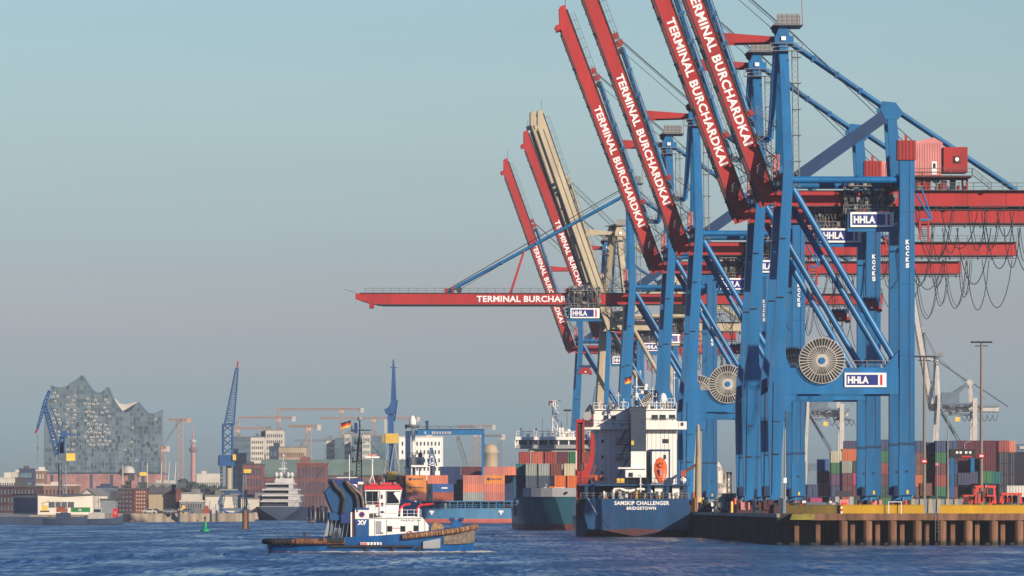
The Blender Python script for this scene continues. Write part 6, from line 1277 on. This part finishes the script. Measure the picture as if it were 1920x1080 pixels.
g.rings([[(q4(x - w_ / 2, 0)[0], -.7, q4(0, z)[2]), (q4(x + w_ / 2, 0)[0], -.7, q4(0, z)[2]), (q4(x + w_ / 2, 0)[0], .7, q4(0, z)[2]), (q4(x - w_ / 2, 0)[0], .7, q4(0, z)[2])] for x, w_, z in ((738, 9, 765), (738, 10, 745), (738, 8, 720), (738, 6, 695), (737.5, 3, 680), (737.5, 2, 674))], 'harbour_blue')
g.box(q4(732, 0)[0], q4(744, 0)[0], -.6, .6, q4(0, 690)[2], q4(0, 688)[2], 'harbour_blue'); g.tube(q4(745, 750), q4(740, 790), .25, 'harbour_blue', 4); g.build('jib', t)
g = MB(); g.prism([(q4(720, 0)[0], q4(0, 768)[2]), (q4(724, 0)[0], q4(0, 777)[2]), (q4(740, 0)[0], q4(0, 777)[2]), (q4(743, 0)[0], q4(0, 765)[2]), (q4(734, 0)[0], q4(0, 752)[2]), (q4(728, 0)[0], q4(0, 764)[2])], -1.5, 1.5, 'harbour_blue'); g.build('counterweight', t)
g = MB(); g.rings([[(q4(x, 0)[0], y, q4(0, z)[2]) for x, y in ((733 - w_, -1), (733 + w_, -1), (733 + w_, 1), (733 - w_, 1))] for w_, z in ((5.5, 813), (5, 790), (7, 784), (5, 777))], 'harbour_blue'); g.box(q4(721, 0)[0], q4(725, 0)[0], -.8, .8, q4(0, 812)[2], q4(0, 786)[2], 'far_white'); g.build('column', t)
g = MB(); g.box(q4(723, 0)[0], q4(747, 0)[0], -2, 2, q4(0, 831)[2], q4(0, 813)[2], 'yellow_cab'); g.box(q4(716, 0)[0], q4(723, 0)[0], -1.8, 2, q4(0, 830)[2], q4(0, 814)[2], 'beige_wall'); g.build('cab', t)
g = MB()
for a, b3 in ((720, 728), (731, 739), (748, 739), (748, 746)): g.tube(q4(a, 885, -1), q4(b3, 833, -1), .28, 'far_grey', 6)
g.box(q4(729, 0)[0], q4(739, 0)[0], -.7, .7, q4(0, 900)[2], q4(0, 832)[2], 'harbour_blue'); g.box(q4(718, 0)[0], q4(750, 0)[0], -1.3, 1.3, q4(0, 888)[2], q4(0, 885)[2], 'far_grey')
for x in (720, 748): g.tube(q4(x, 972), q4(x, 886), .3, 'far_grey', 6)
g.box(q4(727, 0)[0], q4(738, 0)[0], -1.8, -1, q4(0, 893)[2], q4(0, 885)[2], 'yellow'); g.build('portal', t)
D = 2090.0; k_ = D / F; t = hc(776, D, 'white columned harbour crane with a round platform and box cabin')
def q5(px, py): return ((px - 776) * k_, 0, Z(py, D) - GZ)
g = MB(); g.lathe([(.62, q5(0, 857)[2]), (.62, q5(0, 803)[2])], 'white', (q5(775, 0)[0], 0, 0), 14); cl = g.build('column', t)
g = MB(); g.lathe([(.9, q5(0, 802)[2]), (1.1, q5(0, 796)[2]), (1.05, q5(0, 788)[2]), (.6, q5(0, 781)[2]), (.1, q5(0, 779)[2])], 'white', (q5(773.5, 0)[0], 0, 0), 14); g.lathe([(1.4, q5(0, 802)[2]), (2.1, q5(0, 801.5)[2]), (2.1, q5(0, 796)[2]), (2.0, q5(0, 796)[2]), (2.0, q5(0, 801)[2])], 'steel', (q5(774, 0)[0], 0, 0), 14); g.box(q5(759, 0)[0], q5(763, 0)[0], -.5, .5, q5(0, 804)[2], q5(0, 796)[2], 'steel_dark'); g.build('head', t)
g = MB(); g.box(q5(767, 0)[0], q5(795, 0)[0], -2, 2, q5(0, 872)[2], q5(0, 857)[2], 'far_white'); g.box(q5(783, 0)[0], q5(789, 0)[0], -2.1, -2.01, q5(0, 869)[2], q5(0, 862)[2], 'teal_glass'); g.box(q5(758, 0)[0], q5(799, 0)[0], -2.4, 2.4, q5(0, 878)[2], q5(0, 876)[2], 'steel'); g.rail((q5(764, 0)[0], -2, q5(0, 857)[2]), (q5(795, 0)[0], -2, q5(0, 857)[2]), 'steel_dark', 1.3, .8, .08); g.box(q5(762, 0)[0], q5(768, 0)[0], -1.5, 1.5, q5(0, 876)[2], q5(0, 858)[2], 'dark_blue_wall'); g.box(q5(785, 0)[0], q5(792, 0)[0], -1, 1, q5(0, 857)[2], q5(0, 849)[2], 'steel_dark'); g.build('cabin', t)
g = MB(); g.tube(q5(776, 972), q5(776, 878), .5, 'far_white', 8); g.tube(q5(764, 972), q5(768, 878), .2, 'far_grey', 5); g.tube(q5(790, 972), q5(786, 878), .2, 'far_grey', 5); g.build('portal', t)
# blue gantry
D = 2500.0; k_ = D / F; t = thing('gantry_crane', 'big blue gantry crane spanning behind the container ship', 'gantry crane', (X(847, D), D, GZ))
def q6(px): return (px - 847) * k_
def z6(py): return Z(py, D) - GZ
g = MB(); g.box(q6(783), q6(908), -1.5, 1.5, z6(815.5), z6(806), 'crane_blue'); g.box(q6(783), q6(908), -1.7, 1.7, z6(806), z6(804.5), 'crane_blue_dark'); g.rail((q6(783), -1.6, z6(804.5)), (q6(905), -1.6, z6(804.5)), 'far_blue', 1.1, 4, .1)
g.box(q6(890), q6(905), -1.7, 1.7, z6(803), z6(798), 'far_grey'); gb = g.build('girder', t)
g = MB()
for px in (796, 810, 814, 819, 824, 829, 834, 839, 843): g.box(q6(px), q6(px + 3), -1.6, -1.51, z6(814), z6(809), 'far_white')
g.build('lettering', gb)
g = MB(); g.box(q6(903), q6(908.5), -1.2, 1.2, 0, z6(815.6), 'crane_blue'); g.build('leg', t)
g = MB(); g.box(q6(760), q6(770), -1.2, 1.2, 0, z6(808), 'crane_blue_dark'); g.box(q6(770), q6(783), -1.1, 1.1, z6(815), z6(807), 'crane_blue_dark'); g.build('leg', t)
g = MB(); g.box(q6(798), q6(803), -1, 1, z6(804), z6(792), 'crane_blue_dark'); g.box(q6(797), q6(804), -1.1, 1.1, z6(792), z6(789), 'crane_blue_dark'); g.build('trolley', t)
g = MB(); g.lattice((q6(859), 0, z6(823)), (q6(876), 0, z6(878)), 1.2, 1.6, 10, .2, 'far_grey', .14); g.lathe([(.9, -.6), (.9, .6)], 'steel', (q6(859), 0, z6(823)), 8, 'y'); g.tube((q6(878), 0, 0), (q6(876), 0, z6(878)), .8, 'far_grey', 6); one(g, 'mobile_crane', 'grey raised crane jib under the blue gantry', 'crane', (X(847, D - 30), D - 30, GZ))
g = MB(); g.tube((0, 0, 0), (0, 0, z6(875)), 1.1, 'dark_blue_wall', 6); g.lattice((0, 0, z6(875)), (-.5, 0, z6(842)), 3.2, .6, 6, .22, 'harbour_blue', .15); one(g, 'lattice_mast', 'small dark blue lattice pyramid before the white window grid block', 'mast', (X(811, D - 60), D - 60, GZ))
mm('yacht_white', (.50, .50, .49), .5)
# superyacht
YD = 2210.0; ky = S(YD); t = thing('superyacht', 'white and dark blue superyacht with stepped decks and a radar mast', 'yacht', (X(527, YD), YD, 0), 0)
def yx(px): return (px - 527) / ky
def yz(py): return (YH - py) / ky + HC
g = MB(); g.hull([(-14, .5, 7.5, yz(950)), (-10, 4, 8.2, yz(950.5)), (0, 7.5, 8.4, yz(951.5)), (40, 7.5, 8.4, yz(952)), (46, 7, 8, yz(952))], 'dark_blue_wall', 'dark_blue_wall', axis='y', boot=.3, drop=.3); g.build('hull', t)
for k, (a, b3, c_, d_, y) in enumerate(((489, 560, 951, 939, 1), (491, 562, 938, 928, 3), (492, 557, 927, 917, 5), (497, 548, 916, 906, 8))):
    g = MB(); g.rings([[(yx(a), y, yz(c_)), (yx(b3), y, yz(c_)), (yx(b3), y + 30, yz(c_)), (yx(a), y + 30, yz(c_))], [(yx(a + 2), y + .5, yz(d_ + 2.5)), (yx(b3 - 3), y + .5, yz(d_ + 2.5)), (yx(b3 - 3), y + 30, yz(d_ + 2.5)), (yx(a + 2), y + 30, yz(d_ + 2.5))]], 'window_dark')
    g.box(yx(a - 1), yx(b3 + 1), y - .8, y + 30, yz(d_ + 2.4), yz(d_ - .5), 'yacht_white'); g.box(yx(540), yx(b3), y - .6, y + 2, yz(c_), yz(d_ + 2.5), 'yacht_white'); g.box(yx(a), yx(b3), y - .7, y - .5, yz(c_), yz(c_ - 1.6), 'yacht_white'); g.build('deck_house', t)
g = MB(); g.rings([[(yx(512), 9, yz(906)), (yx(549), 9, yz(906)), (yx(549), 24, yz(906)), (yx(512), 24, yz(906))], [(yx(516), 11, yz(894)), (yx(546), 11, yz(894)), (yx(546), 20, yz(894)), (yx(516), 20, yz(894))]], 'yacht_white')
for px in (516, 524, 538, 545): g.lathe([(.05, -1), (.75, -.4), (.8, .2), (.5, .8), (.05, 1)], 'yacht_white', (yx(px), 10, yz(890)), 10)
g.lattice((yx(529), 11, yz(894)), (yx(529), 11, yz(866)), 1.1, .5, 6, .14, 'yacht_white'); g.tube((yx(529), 11, yz(866)), (yx(529), 11, yz(851)), .12, 'yacht_white'); g.tube((yx(523), 11, yz(868)), (yx(536), 11, yz(868)), .14, 'yacht_white', 5); g.lathe([(.3, 0), (.45, .4), (.2, .9)], 'yacht_white', (yx(529), 11, yz(856)), 8); g.box(yx(521), yx(536), 10.5, 12, yz(880), yz(877), 'yacht_white'); g.build('radar_mast', t)
# boats, posts, buoy at the left
def sboat(px, D, L_, label, cols, top, seed):
    t = thing('work_boat', label, 'boat', (X(px, D), D, 0), 0); g = MB()
    g.hull([(-L_ / 2, 1.6, 2.2, 1.7), (-L_ * .3, 2.2, 2.6, 1.5), (L_ * .25, 2.2, 2.6, 1.7), (L_ * .42, 1.0, 1.8, 2.2), (L_ / 2, .1, .5, 2.6)], cols[0], 'rubber', boot=.2, drop=.5); g.build('hull', t)
    g = MB(); g.box(-L_ * .2, L_ * .12, -1.5, 1.5, 1.1, 3.2, cols[1]); g.box(-L_ * .1, L_ * .06, -1.3, 1.3, 3.2, top, cols[1]); g.box(-L_ * .09, L_ * .05, -1.36, -1.3, top - 1.2, top - .4, 'window_dark'); g.build('deckhouse', t)
    g = MB(); g.tube((0, 0, top), (0, 0, top + 2.6), .1, 'steel'); g.tube((-.8, 0, top + 1.6), (.8, 0, top + 1.6), .07, 'steel', 4); g.build('mast', t); return t
sboat(185, 1790, 13.5, 'small white and dark work boat moored below the red box', ('dark_blue_wall', 'far_white'), 4.6, 1)
sboat(122, 1770, 12, 'low dark barge boat moored left of the white work boat', ('dark_blue_wall', 'dark_blue_wall'), 3.4, 2)
g = MB(); g.box(-16, 8, -2, 1, -1, 2.1, 'dark_blue_wall'); g.box(-15, -6, -1.5, .8, 2.1, 2.6, 'bluegrey_wall'); g.box(-1, 6, -2.1, -2, 1.2, 2.0, 'roof_dark'); one(g, 'pontoon', 'long dark pontoon along the left shore', 'pontoon', (X(96, 1785), 1785, 0))
g = MB(); g.box(-16, 5, -2, 1, -1, 1.9, 'dark_blue_wall'); g.rail((-15, -1.9, 1.9), (4, -1.9, 1.9), 'steel', 1, 2, .06); one(g, 'pontoon', 'second dark pontoon reaching out of frame at the left edge', 'pontoon', (X(12, 1778), 1778, 0))
g = MB(); g.prism([(-.75, 0), (.75, 0), (.6, 2.4), (-.6, 2.4)], 0, 1.2, 'red_bright'); g.box(-.3, .3, -.05, 0, .8, 1.6, 'crane_pink'); one(g, 'red_hut', 'bright red box hut on the pontoon before the dark tower', 'hut', (X(216, 1792), 1792, 2.0))
g = MB(); g.tube((0, 0, 0), (-.8, 0, 2.0), .15, 'yellow'); g.tube((-.8, 0, 2), (1.2, 0, 2.6), .14, 'yellow'); g.box(-.8, .7, -.6, .6, 0, 1.4, 'yellow_cab'); g.box(-1.3, 1.2, -.7, .7, -.4, 0, 'steel_dark'); one(g, 'excavator', 'small yellow excavator before the white gabled shed', 'excavator', (X(84, 1800), 1800, 3.8))
g = MB(); g.box(-2.6, 2.6, -1, 1, 0, 1.2, 'green'); g.box(-.5, .3, -1.05, -1, .3, .9, 'far_white'); g.box(-2.6, 2.7, -1, 1, 1.2, 1.3, 'orange_dull'); one(g, 'skip', 'green skip with a white patch before the gabled shed', 'skip', (X(151, 1802), 1802, 3.4))
g = MB(); g.box(-1.5, 1.5, -1, 1, 0, 1.1, 'orange_dull'); g.box(-1.2, .8, -.8, .8, 1.1, 1.6, 'brick_red' if 'brick_red' in M else 'maroon'); one(g, 'skip', 'rusty orange skip before the dark window band', 'skip', (X(116, 1803), 1803, 3.4))
PC = ['far_white', 'dark_blue_wall', 'far_grey', 'brick_red', 'bluegrey_wall']
for k, (px, D, tt) in enumerate(((281, 2010, 'white car parked by the brick house'), (290, 2012, 'dark car right of the white one by the beige warehouse'), (318, 2011, 'grey car below the beige warehouse'), (325, 2014, 'dark red car just left of the red pillar'), (352, 2012, 'blue grey car below the white sheds'))):
    t = thing('parked_car', tt, 'car', (X(px, D), D, GZ), 0, 'cars parked along the far quay'); m_ = PC[k]
    g = MB(); g.prism([(-2.1, .35), (2.1, .35), (2.15, .85), (1.3, 1.0), (.7, 1.5), (-1.2, 1.5), (-1.9, .95), (-2.15, .85)], -.85, .85, m_); g.build('body', t)
    g = MB(); g.prism([(.95, 1.02), (.6, 1.42), (-1.1, 1.42), (-1.5, 1.02)], -.88, -.86, 'window_dark'); g.build('window', t)
    for x in (-1.35, 1.35):
        g = MB(); g.lathe([(.33, -.1), (.33, .1)], 'rubber', (x, -.8, .33), 10, 'y'); g.build('wheel', t)
t = thing('mooring_post', 'tall brown mooring pile with a black lattice top in the river', 'mooring post', (X(460.5, 1500), 1500, 0))
g = MB(); g.rings([[(x * .68, y * .6, z) for x, y in ((-1, -.6), (-.5, -1), (.5, -1), (1, -.6), (1, .6), (-1, .6))] for z in (-2, Z(957, 1500))], 'rust'); g.box(-.75, -.5, -.7, .5, -2, Z(957, 1500) + .05, 'black'); g.box(.45, .7, -.65, .5, -2, Z(957, 1500), 'black'); g.build('pile', t)
g = MB(); g.lattice((0, 0, Z(957, 1500)), (0, 0, Z(918, 1500)), .55, .4, 8, .09, 'black'); g.tube((0, 0, Z(918, 1500)), (0, 0, Z(908, 1500)), .07, 'black'); g.box(-.3, .3, -.2, .2, Z(925, 1500), Z(920, 1500), 'black'); g.build('beacon', t)
t = thing('buoy', 'green conical buoy floating before the far quay', 'buoy', (X(384.5, 1370), 1370, 0))
mm('buoy_green', (.0, .26, .10), .45)
g = MB(); g.lathe([(.2, -.3), (.95, -.1), (1.0, .35), (.75, .5), (.45, .8), (.38, 1.9), (.2, 2.2)], 'buoy_green', n=14); g.build('float', t); g = MB(); g.tube((0, 0, 2.1), (0, 0, 2.9), .14, 'steel_dark'); g.lathe([(.02, 3.3), (.35, 2.7), (.02, 2.65)], 'steel_dark', n=8); g.build('topmark', t)
dp = None
for k, (px, t_, lb_) in enumerate(((580, 950, 'first dark mooring pile from the left beside the yacht'), (587, 948, 'second dark mooring pile beside the yacht'), (596, 951, 'third dark mooring pile, left of the tug funnel'), (603, 948, 'fourth dark mooring pile, left of the tug funnel'), (611, 950, 'fifth dark mooring pile, right by the tug funnel'))):
    D = 1930 + k * 6; g = MB(); g.lathe([(.5, -2), (.5, Z(t_, D) - .2), (.35, Z(t_, D))], 'pile_dark' if 'pile_dark' in M else 'dark_blue_wall', n=10); g.box(-.55, .55, -.55, -.45, .3, .6, 'brown_wall'); one(g, 'mooring_pile', lb_, 'mooring pile', (X(px, D), D, 0), 0, 'mooring piles near the yacht')
for k, px in enumerate((344, 358, 366, 380, 397, 407, 419)):
    pass
for px, D, lb_ in ((336, 1995, 'dark fender pile on the pale quay wall'), (396, 2020, 'dark fender pile on the pale quay wall near the buoy'), (407, 2025, 'dark fender pile on the quay wall left of the crane portal')):
    g = MB(); g.box(-.35, .35, -.4, 0, -1, 3.6, 'dark_blue_wall'); g.box(-.2, .2, -.45, -.1, 3.6, 4.2, 'far_white'); one(g, 'fender_pile', lb_, 'pile', (X(px, D), D - 3, 0))
q_ = random.Random(8)
for k, (px, w_, h_, m_, lb_) in enumerate(((345, 2, 2.5, 'yellow_cab', 'yellow container like unit on the far quay by the white sheds'), (371, 3, 2, 'steel', 'grey machine on the far quay, left of the buoy'), (388, 2.4, 2.4, 'orange_dull', 'rust coloured machine on the far quay right of the buoy'), (400, 2, 1.8, 'far_white', 'white box unit on the far quay before the crane portal'), (455, 3, 2, 'bluegrey_wall', 'blue grey unit on the quay behind the mooring pile'))):
    g = MB(); g.box(-w_ / 2, w_ / 2, 0, 1.6, 0, h_ * .6, m_); g.box(-w_ / 3, w_ / 6, 0, 1.2, h_ * .6, h_, m_); g.tube((w_ * .3, 0, h_ * .6), (w_ * .4, 0, h_ * 1.6), .12, 'steel'); one(g, 'machine', lb_, 'machine', (X(px, 2042), 2042 + (22 if px > 450 else 0), GZ))

# ---------------------------------------------------------------- air
hz = bpy.data.materials.new('haze_air'); hz.use_nodes = True; n = hz.node_tree.nodes; n.clear()
o_ = n.new('ShaderNodeOutputMaterial'); v = n.new('ShaderNodeVolumePrincipled'); v.inputs['Color'].default_value = (.80, .88, 1.0, 1); v.inputs['Density'].default_value = HAZE; v.inputs['Anisotropy'].default_value = 0.0
hz.node_tree.links.new(v.outputs[0], o_.inputs['Volume']); M['haze_air'] = hz
g = MB(); g.box(-1400, 1400, -120, 7600, -4.5, 190, 'haze_air'); tag(g.build('haze'), None, None, kind='stuff')
